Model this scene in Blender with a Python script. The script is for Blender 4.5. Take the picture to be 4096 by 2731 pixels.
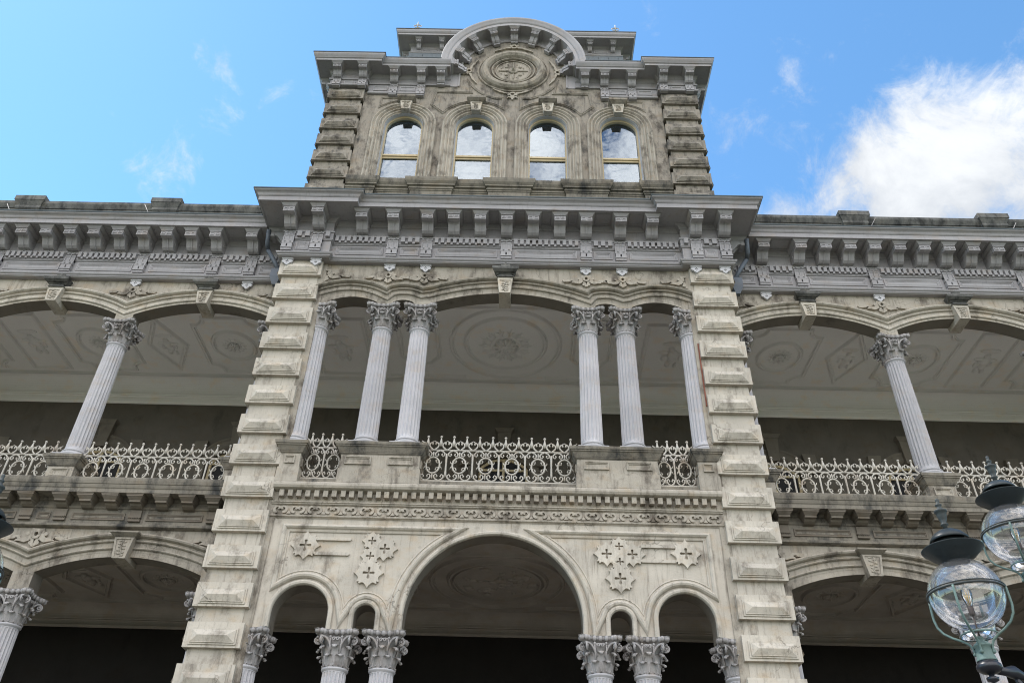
import bpy, bmesh, math, random
from mathutils import Vector, Matrix
from math import sin, cos, pi, radians, sqrt, atan2
random.seed(7)
scn = bpy.context.scene
C = scn.collection
for o in list(bpy.data.objects): bpy.data.objects.remove(o)

# ------------------------------------------------------------------ camera
CAM = Vector((0.3683, -13.3262, 0.0)); PITCH, YAW, ROLL = radians(37.1578), radians(-0.789), radians(1.6555)
fw = Vector((sin(YAW)*cos(PITCH), cos(YAW)*cos(PITCH), sin(PITCH)))
rt = Vector((cos(YAW), -sin(YAW), 0)); up = rt.cross(fw)
r2 = cos(ROLL)*rt + sin(ROLL)*up; u2 = -sin(ROLL)*rt + cos(ROLL)*up
cd = bpy.data.cameras.new('camera'); cam = bpy.data.objects.new('camera', cd); C.objects.link(cam)
M = Matrix((r2, u2, -fw)).transposed().to_4x4(); M.translation = CAM
cam.matrix_world = M
cd.sensor_fit = 'HORIZONTAL'; cd.sensor_width = 36; cd.lens = 36*3306/4096; cd.clip_end = 3000; cd.clip_start = .05
scn.camera = cam

# ------------------------------------------------------------------ world
SUN_EL, SUN_AZ = radians(60), radians(-76)     # azimuth from +y towards +x (to the left, just behind the facade)
sdir = Vector((sin(SUN_AZ)*cos(SUN_EL), cos(SUN_AZ)*cos(SUN_EL), sin(SUN_EL)))
w = bpy.data.worlds.new("World"); scn.world = w; w.use_nodes = True
nt = w.node_tree; nt.nodes.clear(); N = nt.nodes.new; Lk = nt.links.new
out = N('ShaderNodeOutputWorld'); bg = N('ShaderNodeBackground'); bg.inputs[1].default_value = 0.14
sky = N('ShaderNodeTexSky'); sky.sky_type = 'NISHITA'; sky.sun_disc = False
sky.sun_elevation = SUN_EL; sky.sun_rotation = SUN_AZ; sky.air_density = 1.0; sky.dust_density = .1; sky.ozone_density = 2.0
hs = N('ShaderNodeHueSaturation'); hs.inputs['Saturation'].default_value = 1.12; hs.inputs['Value'].default_value = .95
Lk(sky.outputs[0], hs.inputs['Color'])
tc = N('ShaderNodeTexCoord')
def vnode(op, a, b=None):
    n = N('ShaderNodeVectorMath'); n.operation = op
    for i, x in enumerate((a, b)):
        if x is None: continue
        if isinstance(x, (tuple, list, Vector)): n.inputs[i].default_value = tuple(x)
        else: Lk(x, n.inputs[i])
    return n.outputs['Value'] if op in ('DOT_PRODUCT', 'LENGTH', 'DISTANCE') else n.outputs[0]
def mnode(op, a, b=None, c=None, clamp=False):
    n = N('ShaderNodeMath'); n.operation = op; n.use_clamp = clamp
    for i, x in enumerate((a, b, c)):
        if x is None: continue
        if isinstance(x, (int, float)): n.inputs[i].default_value = x
        else: Lk(x, n.inputs[i])
    return n.outputs[0]
def maprange(x, a, b, c, d, smooth=True):
    n = N('ShaderNodeMapRange'); n.interpolation_type = 'SMOOTHSTEP' if smooth else 'LINEAR'
    Lk(x, n.inputs[0])
    for i, q in enumerate((a, b, c, d)): n.inputs[1+i].default_value = q
    return n.outputs[0]
D = vnode('NORMALIZE', tc.outputs['Generated'])
n1 = N('ShaderNodeTexNoise'); n1.inputs['Scale'].default_value = 5.0; n1.inputs['Detail'].default_value = 9; n1.inputs['Roughness'].default_value = .62; n1.inputs['Distortion'].default_value = .35
Lk(D, n1.inputs['Vector'])
nf = N('ShaderNodeTexNoise'); nf.inputs['Scale'].default_value = 17.0; nf.inputs['Detail'].default_value = 8; nf.inputs['Roughness'].default_value = .7; nf.inputs['Distortion'].default_value = .6
Lk(D, nf.inputs['Vector'])
def pix(px, py): return (fw + r2*(px-2048)/3306 - u2*(py-1365.5)/3306).normalized()
dens = None
# (pixel-free) sky directions of the cloud banks: stored as directions in the sky dome
banks = [(pix(3980, 1530), .930, .985, .40), (pix(2900, 560), .9975, 1.0, .16), (pix(3650, 620), .994, .9995, .13),
         (pix(640, 700), .9988, 1.0, .12), (pix(740, 640), .9994, 1.0, .07), (pix(870, 225), .9995, 1.0, .14), (pix(3150, 360), .997, 1.0, .10),
         (pix(2480, 20), .996, 1.0, .09), (pix(1400, 30), .997, 1.0, .05), (pix(1250, 480), .9975, 1.0, .06)]
for d, a, b, g in banks:
    q = maprange(vnode('DOT_PRODUCT', D, d), a, b, 0, g)
    dens = q if dens is None else mnode('ADD', dens, q)
back = maprange(vnode('DOT_PRODUCT', D, Vector((0.05, -.84, .54)).normalized()), .25, .72, 0, .33)   # cloudier sky behind the camera
dens = mnode('ADD', dens, back)
nn = mnode('ADD', mnode('MULTIPLY', n1.outputs[0], .95), mnode('MULTIPLY', nf.outputs[0], .65)); nn = mnode('SUBTRACT', nn, .30)
cl = maprange(mnode('ADD', nn, dens), .62, .97, 0, 1)
mix = N('ShaderNodeMix'); mix.data_type = 'RGBA'; Lk(cl, mix.inputs['Factor'])
tint = N('ShaderNodeMix'); tint.data_type = 'RGBA'; tint.blend_type = 'MULTIPLY'; tint.inputs['Factor'].default_value = 1
Lk(hs.outputs[0], tint.inputs['A']); tint.inputs['B'].default_value = (1.32, 1.53, 1.45, 1)
SKYTINT = tint.inputs['B']
Lk(tint.outputs['Result'], mix.inputs['A'])
cb = N('ShaderNodeMix'); cb.data_type = 'RGBA'; cb.inputs['A'].default_value = (4.6, 4.75, 4.9, 1); cb.inputs['B'].default_value = (20.5, 19.3, 18.2, 1)
Lk(maprange(vnode('DOT_PRODUCT', D, Vector((0.05, -.84, .54)).normalized()), .2, .8, 0, 1), cb.inputs['Factor'])   # unseen clouds behind the camera boosted in brightness as fill light on the facade
shd = N('ShaderNodeMix'); shd.data_type = 'RGBA'; shd.blend_type = 'MULTIPLY'; shd.inputs['Factor'].default_value = 1; Lk(cb.outputs['Result'], shd.inputs['A'])
sv = maprange(n1.outputs[0], .42, .68, .72, 1.0); cbn = N('ShaderNodeCombineColor'); Lk(sv, cbn.inputs[0]); Lk(mnode('ADD', mnode('MULTIPLY', sv, .93), .07), cbn.inputs[1]); Lk(mnode('ADD', mnode('MULTIPLY', sv, .8), .2), cbn.inputs[2])
Lk(cbn.outputs[0], shd.inputs['B']); Lk(shd.outputs['Result'], mix.inputs['B'])
Lk(mix.outputs['Result'], bg.inputs[0]); Lk(bg.outputs[0], out.inputs[0])
sl = bpy.data.lights.new('sun', 'SUN'); sl.energy = 2.4; sl.angle = radians(.53); sl.color = (1, .95, .87)
so = bpy.data.objects.new('sun', sl); C.objects.link(so); so.rotation_euler = sdir.to_track_quat('Z', 'Y').to_euler()
scn.view_settings.view_transform = 'Standard'; scn.view_settings.look = 'None'; scn.view_settings.exposure = 0.64; scn.view_settings.gamma = 1
scn.render.engine = 'CYCLES'; scn.cycles.pixel_filter_type = 'BLACKMAN_HARRIS'; scn.cycles.filter_width = 1.05; scn.cycles.max_bounces = 7; scn.cycles.diffuse_bounces = 4; scn.cycles.transparent_max_bounces = 12

# ------------------------------------------------------------------ materials
def stone(name, base, dirt, amount=.5, streak=.5, pale=None, rough=.88, bump=.35, black=0.0, vary=.09, crack=0, blackcol=(.03, .032, .034)):
    m = bpy.data.materials.new(name); m.use_nodes = True; t = m.node_tree; n = t.nodes; L = t.links.new
    b = n['Principled BSDF']; b.inputs['Roughness'].default_value = rough; b.inputs['Specular IOR Level'].default_value = .25
    g = n.new('ShaderNodeNewGeometry')
    def noise(sc, det, ro, scale=(1, 1, 1), dist=0):
        mp = n.new('ShaderNodeMapping'); mp.inputs['Scale'].default_value = scale; L(g.outputs['Position'], mp.inputs[0])
        x = n.new('ShaderNodeTexNoise'); x.inputs['Scale'].default_value = sc; x.inputs['Detail'].default_value = det
        x.inputs['Roughness'].default_value = ro; x.inputs['Distortion'].default_value = dist; L(mp.outputs[0], x.inputs['Vector']); return x.outputs[0]
    def ramp(x, a, c, lo=0, hi=1):
        r = n.new('ShaderNodeMapRange'); r.interpolation_type = 'SMOOTHSTEP'; L(x, r.inputs[0])
        for i, q in enumerate((a, c, lo, hi)): r.inputs[1+i].default_value = q
        return r.outputs[0]
    def mixc(f, a, c):
        x = n.new('ShaderNodeMix'); x.data_type = 'RGBA'
        for k, v in (('Factor', f), ('A', a), ('B', c)):
            if isinstance(v, tuple): x.inputs[k].default_value = (*v, 1)
            elif isinstance(v, float): x.inputs[k].default_value = v
            else: L(v, x.inputs[k])
        return x.outputs['Result']
    pale = pale or tuple(min(1, c*1.22) for c in base)
    c1 = mixc(ramp(noise(1.3, 6, .6), .35, .7), base, pale)
    warm = tuple(c*k for c, k in zip(base, (1.04, .92, .78)))
    c1 = mixc(ramp(noise(2.7, 5, .6, (1, 1, 1.6)), .5, .75, 0, .7), c1, warm)
    c2 = mixc(ramp(noise(3.1, 10, .68, (1, 1, .55)), .66-.22*amount, .86-.2*amount, 0, .95*amount+.1), c1, dirt)
    c3 = mixc(ramp(noise(5.5, 7, .7, (2.6, 2.6, .22)), .58-.1*streak, .80, 0, .85*streak), c2, dirt)
    if black > 0:
        c3 = mixc(ramp(noise(2.6, 9, .72, (1, 1, .45)), .64-.22*black, .78-.1*black, 0, .92), c3, blackcol)
    c4 = mixc(ramp(noise(34, 5, .7), .56, .74, 0, .35), c3, tuple(c*.55 for c in dirt))
    oi = n.new('ShaderNodeObjectInfo'); hv = n.new('ShaderNodeHueSaturation'); mr_ = n.new('ShaderNodeMapRange'); L(oi.outputs['Random'], mr_.inputs[0])
    mr_.inputs[3].default_value = 1-vary; mr_.inputs[4].default_value = 1+vary; L(mr_.outputs[0], hv.inputs['Value']); L(c4, hv.inputs['Color'])
    fin = hv.outputs[0]
    if crack:
        vo = n.new('ShaderNodeTexVoronoi'); vo.feature = 'DISTANCE_TO_EDGE'; vo.inputs['Scale'].default_value = 1.1; wn = n.new('ShaderNodeTexNoise'); wn.inputs['Scale'].default_value = 3.5; wn.inputs['Detail'].default_value = 6
        L(g.outputs['Position'], wn.inputs['Vector']); va = n.new('ShaderNodeVectorMath'); va.operation = 'MULTIPLY_ADD'; L(wn.outputs[1], va.inputs[0]); va.inputs[1].default_value = (.55, .55, .55); L(g.outputs['Position'], va.inputs[2]); L(va.outputs[0], vo.inputs['Vector'])
        e = ramp(vo.outputs['Distance'], 0, .013, 1, 0); mk = ramp(noise(.9, 3, .5), .52, .62, 0, crack); mu = n.new('ShaderNodeMath'); mu.operation = 'MULTIPLY'; L(e, mu.inputs[0]); L(mk, mu.inputs[1]); fin = mixc(mu.outputs[0], fin, tuple(c*.5 for c in dirt))
    L(fin, b.inputs['Base Color'])
    bp = n.new('ShaderNodeBump'); bp.inputs['Strength'].default_value = bump; bp.inputs['Distance'].default_value = .012
    ad = n.new('ShaderNodeMath'); ad.operation = 'ADD'; L(noise(16, 8, .7), ad.inputs[0]); L(noise(70, 3, .6), ad.inputs[1])
    L(ad.outputs[0], bp.inputs['Height']); L(bp.outputs[0], b.inputs['Normal'])
    return m
def plain(name, col, rough=.6, metal=0, spec=.4, emit=None):
    m = bpy.data.materials.new(name); m.use_nodes = True; b = m.node_tree.nodes['Principled BSDF']
    b.inputs['Base Color'].default_value = (*col, 1); b.inputs['Roughness'].default_value = rough
    b.inputs['Metallic'].default_value = metal; b.inputs['Specular IOR Level'].default_value = spec
    return m
S_CLEAN = stone('weathered cement plaster', (.455, .412, .352), (.155, .13, .105), .74, .95, crack=.6)
S_MID = stone('stained cement plaster', (.33, .295, .247), (.10, .083, .067), .85, 1.0, crack=.6)
S_ATTIC = stone('dark weathered plaster', (.255, .226, .19), (.05, .042, .035), .85, 1.0, bump=.6, black=.6)
S_BLACK = stone('mould blackened stone', (.16, .155, .145), (.05, .048, .046), .9, .9, black=1.0, bump=.6)
S_LEDGE = stone('blackened ledge stone', (.22, .195, .16), (.08, .07, .06), .75, .7, black=.85, bump=.5)
S_FRZ = stone('brown stained frieze', (.16, .136, .11), (.08, .066, .052), .65, .7)
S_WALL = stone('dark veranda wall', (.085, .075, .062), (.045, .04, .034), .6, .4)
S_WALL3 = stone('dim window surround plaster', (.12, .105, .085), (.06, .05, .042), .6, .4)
S_WALL2 = stone('near-black ground floor wall', (.014, .0125, .011), (.008, .007, .0065), .6, .4)  # darker copy of the veranda wall; interior darkness is put into the colour
S_FLOOR = stone('pale tiled veranda floor', (.68, .66, .60), (.4, .38, .34), .3, .1)
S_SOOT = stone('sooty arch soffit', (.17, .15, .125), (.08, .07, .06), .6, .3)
W_PAINT = stone('lilac grey timber paint', (.30, .285, .293), (.15, .138, .138), .35, .7, pale=(.345, .33, .337), rough=.55, bump=.08)
C_PAINT = stone('pale grey column paint', (.385, .372, .385), (.22, .19, .17), .2, .25, rough=.5, bump=.08)
CAP_P = stone('grey capital paint', (.31, .292, .288), (.10, .082, .068), .75, .6, rough=.6, bump=.25)
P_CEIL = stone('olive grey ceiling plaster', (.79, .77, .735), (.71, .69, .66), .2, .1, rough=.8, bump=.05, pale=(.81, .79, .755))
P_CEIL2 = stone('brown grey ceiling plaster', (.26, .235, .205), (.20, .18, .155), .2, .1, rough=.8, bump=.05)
IRON_W = stone('cream painted cast iron', (.42, .39, .345), (.20, .13, .085), .6, .3, rough=.5, bump=.1)
SLATE = stone('slate', (.14, .155, .17), (.08, .085, .09), .5, .3)
EDGE = plain('oxidised metal edge', (.045, .06, .065), .5, .3)
OCHRE = stone('ochre window paint', (.42, .34, .21), (.22, .17, .10), .3, .3, rough=.45, bump=.05)
WHITEP = plain('grey white frame paint', (.44, .43, .44), .5)
PIPE = stone('blue grey downpipe paint', (.11, .125, .15), (.07, .075, .09), .3, .3, rough=.45, bump=.05)
BRICK = stone('exposed red brick', (.22, .085, .06), (.12, .05, .04), .5, .2, bump=.8)
PATINA = stone('green copper patina', (.12, .175, .16), (.045, .055, .052), .7, .5, rough=.5, bump=.1, black=.25)
FINI = stone('grey green finial metal', (.045, .052, .052), (.03, .035, .037), .6, .5, rough=.5, bump=.1)
DARKM = stone('dark bronze metal', (.022, .028, .031), (.012, .013, .015), .5, .3, rough=.38, bump=.05)
BLACKI = plain('black painted iron', (.015, .016, .022), .35, 0, .5)
GRASS = stone('lawn', (.05, .07, .028), (.03, .04, .015), .6, .0, bump=1)
ASPH = stone('pale drive paving', (.10, .094, .085), (.07, .065, .058), .4, 0)
BLIND = plain('pale blue louvre blind', (.42, .47, .56), .7)
INTER = plain('dark room', (.02, .02, .022), .9)
BULB_F = plain('amber filament', (.8, .5, .12), .3, .6)
SOCK = plain('brown socket', (.05, .03, .025), .5)
def glass(name, gloss, tint=(1, 1, 1), bumpy=0, dusty=0, rough=.01, gcol=(1, 1, 1)):
    m = bpy.data.materials.new(name); m.use_nodes = True; t = m.node_tree; n = t.nodes; n.clear(); L = t.links.new
    o = n.new('ShaderNodeOutputMaterial'); mx = n.new('ShaderNodeMixShader'); tr = n.new('ShaderNodeBsdfTransparent'); gl = n.new('ShaderNodeBsdfGlossy')
    gl.inputs['Roughness'].default_value = rough; gl.inputs[0].default_value = (*gcol, 1); tr.inputs[0].default_value = (*tint, 1)
    lw = n.new('ShaderNodeFresnel'); lw.inputs[0].default_value = 1.5
    mp = n.new('ShaderNodeMapRange'); L(lw.outputs[0], mp.inputs[0]); mp.inputs[1].default_value = .04; mp.inputs[2].default_value = 1; mp.inputs[3].default_value = gloss; mp.inputs[4].default_value = 1
    if bumpy:
        g = n.new('ShaderNodeNewGeometry'); no = n.new('ShaderNodeTexNoise'); no.inputs['Scale'].default_value = 2.2; no.inputs['Detail'].default_value = 2
        L(g.outputs['Position'], no.inputs['Vector'])
        b = n.new('ShaderNodeBump'); b.inputs['Distance'].default_value = .03; b.inputs['Strength'].default_value = bumpy; L(no.outputs[0], b.inputs['Height']); L(b.outputs[0], gl.inputs['Normal'])
    if dusty:
        df = n.new('ShaderNodeBsdfDiffuse'); df.inputs[0].default_value = (.7, .7, .72, 1); m2 = n.new('ShaderNodeMixShader'); m2.inputs[0].default_value = dusty
        L(tr.outputs[0], m2.inputs[1]); L(df.outputs[0], m2.inputs[2]); tr = m2
        mp.inputs[4].default_value = .75
    L(mp.outputs[0], mx.inputs[0]); L(tr.outputs[0], mx.inputs[1]); L(gl.outputs[0], mx.inputs[2]); L(mx.outputs[0], o.inputs[0])
    return m
PANE = glass('old window glass', .22, (.8, .87, 1), .12, 0, .03, (.78, .89, 1))
DPANE = glass('dark window glass', .08, (.5, .5, .5))
GLOBE = glass('clear globe glass', .085, (.90, .90, .91), .03, .05)

# ------------------------------------------------------------------ mesh helpers
class MB:
    def __init__(s): s.v = []; s.f = []; s.sm = []; s.mi = {}
    def add(s, vs, fs, smooth=False):
        b = len(s.v); s.v += [tuple(p) for p in vs]; s.f += [tuple(b+i for i in q) for q in fs]; s.sm += [smooth]*len(fs); return s
    def box(s, x0, x1, y0, y1, z0, z1):
        return s.add([(x0,y0,z0),(x1,y0,z0),(x1,y1,z0),(x0,y1,z0),(x0,y0,z1),(x1,y0,z1),(x1,y1,z1),(x0,y1,z1)],
                     [(0,3,2,1),(4,5,6,7),(0,1,5,4),(1,2,6,5),(2,3,7,6),(3,0,4,7)])
    def taper(s, x0, x1, y0, y1, z0, x2, x3, y2, y3, z1):
        return s.add([(x0,y0,z0),(x1,y0,z0),(x1,y1,z0),(x0,y1,z0),(x2,y2,z1),(x3,y2,z1),(x3,y3,z1),(x2,y3,z1)],
                     [(0,3,2,1),(4,5,6,7),(0,1,5,4),(1,2,6,5),(2,3,7,6),(3,0,4,7)])
    def prism(s, poly, f0, f1, smooth=False):
        n = len(poly); vs = [f0(*p) for p in poly]+[f1(*p) for p in poly]
        s.add(vs, [tuple(range(n))[::-1], tuple(range(n, 2*n))]); b = len(s.v)-2*n
        for i in range(n):
            j = (i+1) % n; s.f.append((b+i, b+j, b+n+j, b+n+i)); s.sm.append(smooth)
        return s
    def prism_x(s, yz, x0, x1, smooth=False): return s.prism(yz, lambda y, z: (x0, y, z), lambda y, z: (x1, y, z), smooth)
    def prism_y(s, xz, y0, y1, smooth=False): return s.prism(xz, lambda x, z: (x, y0, z), lambda x, z: (x, y1, z), smooth)
    def lathe(s, prof, c=(0, 0, 0), n=24, smooth=True, cap=True):
        vs = []
        for r, z in prof:
            for k in range(n): a = 2*pi*k/n; vs.append((c[0]+r*cos(a), c[1]+r*sin(a), c[2]+z))
        fs = []
        for i in range(len(prof)-1):
            for k in range(n): k2 = (k+1) % n; fs.append((i*n+k, i*n+k2, (i+1)*n+k2, (i+1)*n+k))
        s.add(vs, fs, smooth)
        if cap:
            b = len(s.v)-len(vs); s.f.append(tuple(b+k for k in range(n))[::-1]); s.sm.append(False)
            s.f.append(tuple(b+(len(prof)-1)*n+k for k in range(n))); s.sm.append(False)
        return s
    def ball(s, c, r, n=10, m=6):
        if not isinstance(r, tuple): r = (r, r, r)
        vs = []; fs = []
        for i in range(m+1):
            t = pi*i/m
            for k in range(n): a = 2*pi*k/n; vs.append((c[0]+r[0]*sin(t)*cos(a), c[1]+r[1]*sin(t)*sin(a), c[2]+r[2]*cos(t)))
        for i in range(m):
            for k in range(n): k2 = (k+1) % n; fs.append((i*n+k, (i+1)*n+k, (i+1)*n+k2, i*n+k2))
        return s.add(vs, fs, True)
    def tube(s, pts, r, n=6, closed=False, cap=True):
        pts = [Vector(p) for p in pts]; m = len(pts)
        rs = r if isinstance(r, (list, tuple)) else [r]*m
        vs = []; prevn = None
        for i, p in enumerate(pts):
            a = pts[i-1] if (i > 0 or closed) else pts[i]; b = pts[(i+1) % m] if (i < m-1 or closed) else pts[i]
            t = (b-a).normalized()
            if prevn is None:
                ref = Vector((0, 1, 0)) if abs(t.y) < .9 else Vector((1, 0, 0)); nn = t.cross(ref).normalized()
            else: nn = (prevn - t*prevn.dot(t)).normalized()
            prevn = nn; bb = t.cross(nn)
            for k in range(n): q = 2*pi*k/n; vs.append(p+(nn*cos(q)+bb*sin(q))*rs[i])
        fs = []
        for i in range(m if closed else m-1):
            j = (i+1) % m
            for k in range(n): k2 = (k+1) % n; fs.append((i*n+k, i*n+k2, j*n+k2, j*n+k))
        if cap and not closed: fs += [tuple(range(n))[::-1], tuple((m-1)*n+k for k in range(n))]
        return s.add(vs, fs, True)
    def sweep(s, path, prof, Mf, closed=False, smooth=False, close_prof=True, caps=True):
        """path: 2-D points; prof: (offset along the left normal, h); Mf(u, v, h) -> xyz"""
        m = len(path); k = len(prof); P = [Vector(p) for p in path]; vs = []
        for i, p in enumerate(P):
            d0 = (p-P[i-1]) if (i > 0 or closed) else None; d1 = (P[(i+1) % m]-p) if (i < m-1 or closed) else None
            if d0 is None: d0 = d1
            if d1 is None: d1 = d0
            d0 = d0.normalized(); d1 = d1.normalized()
            n0 = Vector((-d0.y, d0.x)); n1_ = Vector((-d1.y, d1.x)); b = n0+n1_
            if b.length < 1e-6: b = n0
            b.normalize(); b = b/max(.25, b.dot(n0))
            for o, h in prof: q = p+b*o; vs.append(Mf(q.x, q.y, h))
        fs = []
        for i in range(m if closed else m-1):
            j = (i+1) % m
            for a in range(k if close_prof else k-1): c = (a+1) % k; fs.append((i*k+a, i*k+c, j*k+c, j*k+a))
        s.add(vs, fs, smooth)
        if caps and not closed and close_prof:
            b = len(s.v)-len(vs); s.f.append(tuple(b+i for i in range(k))); s.f.append(tuple(b+(m-1)*k+i for i in range(k))[::-1]); s.sm += [False, False]
        return s
    def merge(s, o, T=None):
        vs = o.v if T is None else [tuple(T @ Vector(p)) for p in o.v]
        b = len(s.v); s.v += [tuple(p) for p in vs]; s.f += [tuple(b+i for i in q) for q in o.f]; s.sm += o.sm; return s
    def mesh(s, name, mat):
        me = bpy.data.meshes.new(name); me.from_pydata(s.v, [], s.f)
        mats = mat if isinstance(mat, list) else [mat]
        for q in mats: me.materials.append(q)
        me.polygons.foreach_set('use_smooth', s.sm)
        if len(mats) > 1:
            for k_, v_ in s.mi.items(): me.polygons[k_].material_index = v_
        bm = bmesh.new(); bm.from_mesh(me); bmesh.ops.recalc_face_normals(bm, faces=bm.faces); bm.to_mesh(me); bm.free(); me.update(); return me
    def obj(s, name, mat, parent=None, loc=(0, 0, 0), rot=(0, 0, 0), auto=None):
        me = s.mesh(name, mat); o = bpy.data.objects.new(name, me); C.objects.link(o); o.location = loc; o.rotation_euler = rot
        if parent: o.parent = parent
        if auto:
            try: me.shade_smooth_by_angle(angle=auto) if hasattr(me, 'shade_smooth_by_angle') else None
            except Exception: pass
        return o
def inst(src, parent, loc=None, rot=None, scale=None):
    o = src.copy(); C.objects.link(o); o.parent = parent
    if loc is not None: o.location = loc
    if rot is not None: o.rotation_euler = rot
    if scale is not None: o.scale = scale
    for ch in src.children:
        c = ch.copy(); C.objects.link(c); c.parent = o
    return o
def empty(name, loc=(0, 0, 0), parent=None):
    o = bpy.data.objects.new(name, None); C.objects.link(o); o.location = loc
    if parent: o.parent = parent
    return o
def tag(o, label=None, cat=None, group=None, kind=None):
    for k, v in (('label', label), ('category', cat), ('group', group), ('kind', kind)):
        if v: o[k] = v
    return o
def FX(Y): return lambda u, v, h: (u, Y-h, v)          # facade plane, relief h towards the viewer
def PL(u, v, h): return (u, v, h)                       # plan plane, h is height
def circ(cx, cz, r, a0, a1, n, rz=None):
    rz = rz or r; return [(cx+r*cos(radians(a0+(a1-a0)*i/n)), cz+rz*sin(radians(a0+(a1-a0)*i/n))) for i in range(n+1)]
def seg(xa, za, xb, zb, zc, n=20):
    """circular segment from a to b (same height) with crown zc"""
    h = zc-za; c = abs(xb-xa)/2; R = (c*c+h*h)/(2*h); zo = zc-R; xm = (xa+xb)/2; t = math.asin(min(1, c/R)); s = 1 if xb > xa else -1
    return [(xm+s*R*sin(-t+2*t*i/n), zo+R*cos(-t+2*t*i/n)) for i in range(n+1)]
def archwall(mb, low, top, y0, y1):
    """solid wall between the polyline low (left to right) and the height top(x)"""
    f = top if callable(top) else (lambda x: top)
    for (xa, za), (xb, zb) in zip(low[:-1], low[1:]):
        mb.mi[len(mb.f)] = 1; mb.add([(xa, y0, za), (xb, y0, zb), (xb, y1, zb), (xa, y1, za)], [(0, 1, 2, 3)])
        if xb-xa > 1e-6:
            mb.add([(xa, y0, za), (xb, y0, zb), (xb, y0, f(xb)), (xa, y0, f(xa)), (xa, y1, za), (xb, y1, zb), (xb, y1, f(xb)), (xa, y1, f(xa))],
                   [(0, 1, 2, 3), (7, 6, 5, 4), (3, 2, 6, 7)])
    return mb

palace = tag(empty('palace', (0, 0, -1.65)), 'grey Victorian stone palace front with arcaded verandas, rusticated piers and central tower', 'palace')
palace_inv = Vector((0, 0, 1.65))
class Sub:                                              # children are modelled in scene coordinates; the root sits on the ground
    pass
def P(mb, name, mat, parent=None, auto=None):
    o = mb.obj(name, mat, parent or palace, (0, 0, 0), auto=auto)
    if (parent or palace) is palace: o.location = palace_inv
    return o
def PI_(src, loc, rot=None, scale=None, parent=None):
    par = parent or palace
    return inst(src, par, Vector(loc)+(palace_inv if par is palace else Vector((0, 0, 0))), rot, scale)

WT, PWY, WWY = .34, .12, .82                            # wall thickness, pavilion and wing wall planes
BX = [8.35, 11.69, 15.03]                               # wing column axes
EX = 15.3                                               # end of the wings

# ------------------------------------------------------------------ ground
g = MB(); g.add([(-600, -600, -1.65), (600, -600, -1.65), (600, 600, -1.65), (-600, 600, -1.65)], [(0, 1, 2, 3)])
tag(g.obj('ground', GRASS), kind='structure')
g = MB(); g.add([(-40, -17, -1.646), (40, -17, -1.646), (40, -3, -1.646), (-40, -3, -1.646)], [(0, 1, 2, 3)])
tag(g.obj('drive', ASPH), kind='structure')
g = MB(); g.add([(-3.6, -90, -1.642), (4.4, -90, -1.642), (4.4, -16, -1.642), (-3.6, -16, -1.642)], [(0, 1, 2, 3)])
tag(g.obj('path', ASPH), kind='structure')

# ------------------------------------------------------------------ arcade walls
def wing_low(lo, side):
    """underside of the wing arcade: lo = (abacus top, spring, crown)"""
    zt, zs, zc = lo; pts = []
    cols = [4.72] + BX
    x = 4.9
    pts = [(x, zt), (5.2, zt)]
    for i, b in enumerate(BX):
        a = (5.2 if i == 0 else BX[i-1]+.19)
        pts += [(a, zs)] + seg(a, zs, b-.19, zs, zc, 22) + [(b-.19, zt), (b+.19, zt)]
    pts += [(EX, zt)]
    # remove duplicates
    q = [pts[0]]
    for p in pts[1:]:
        if abs(p[0]-q[-1][0])+abs(p[1]-q[-1][1]) > 1e-6: q.append(p)
    if side < 0: q = [(-x, z) for x, z in reversed(q)]
    return q
UP = (11.03, 11.27, 11.60); LOW = (5.05, 5.40, 5.71)
for s in (-1, 1):
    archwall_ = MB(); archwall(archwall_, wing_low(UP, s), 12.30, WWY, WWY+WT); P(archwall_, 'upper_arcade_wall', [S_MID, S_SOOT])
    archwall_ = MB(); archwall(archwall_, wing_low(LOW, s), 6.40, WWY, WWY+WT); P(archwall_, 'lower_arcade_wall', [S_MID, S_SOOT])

def valley_path(xs, z0s, crowns, n=22):
    """chain of segmental arcs meeting at valleys"""
    pts = []
    for (xa, xb), za, zc in zip(zip(xs[:-1], xs[1:]), z0s, crowns):
        s = seg(xa, za, xb, za, zc, n)
        if pts: s = s[1:]
        pts += s
    return pts
ARCH_PROF = [(0, -.01), (0, .06), (-.02, .105), (-.055, .125), (-.09, .11), (-.112, .07), (-.115, .04), (-.165, .035), (-.17, .065), (-.195, .078), (-.215, .062), (-.22, .028), (-.33, .022), (-.335, .045), (-.36, .052), (-.38, .036), (-.385, .008), (-.44, .004), (-.44, -.01)]
INTRA = [(0.03, -.01), (0.03, .02), (.012, .035), (-.004, .02), (-.004, -.03), (0.03, -.03)]
def archivolt(xs, z0s, cr, Y, mat, name='archivolt', kx=1.0):
    mb = MB(); path = valley_path(xs, z0s, cr)
    prof = [(o*kx, h) for o, h in ARCH_PROF]
    mb.sweep(path, prof, FX(Y)); return P(mb, name, mat)
for s in (-1, 1):
    for (lo, val, cro, mat) in ((UP, 11.545, 11.95, S_CLEAN), (LOW, 5.80, 6.14, S_MID)):
        xs = [4.95] + BX
        # the first arc starts behind the pier, at the same level as the valley
        if s < 0: xs = [-x for x in reversed(xs)]
        kx = (val-lo[1])/.28 if False else .78
        archivolt(xs, [val]*3, [cro]*3, WWY, mat, 'archivolt', kx)

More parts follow.
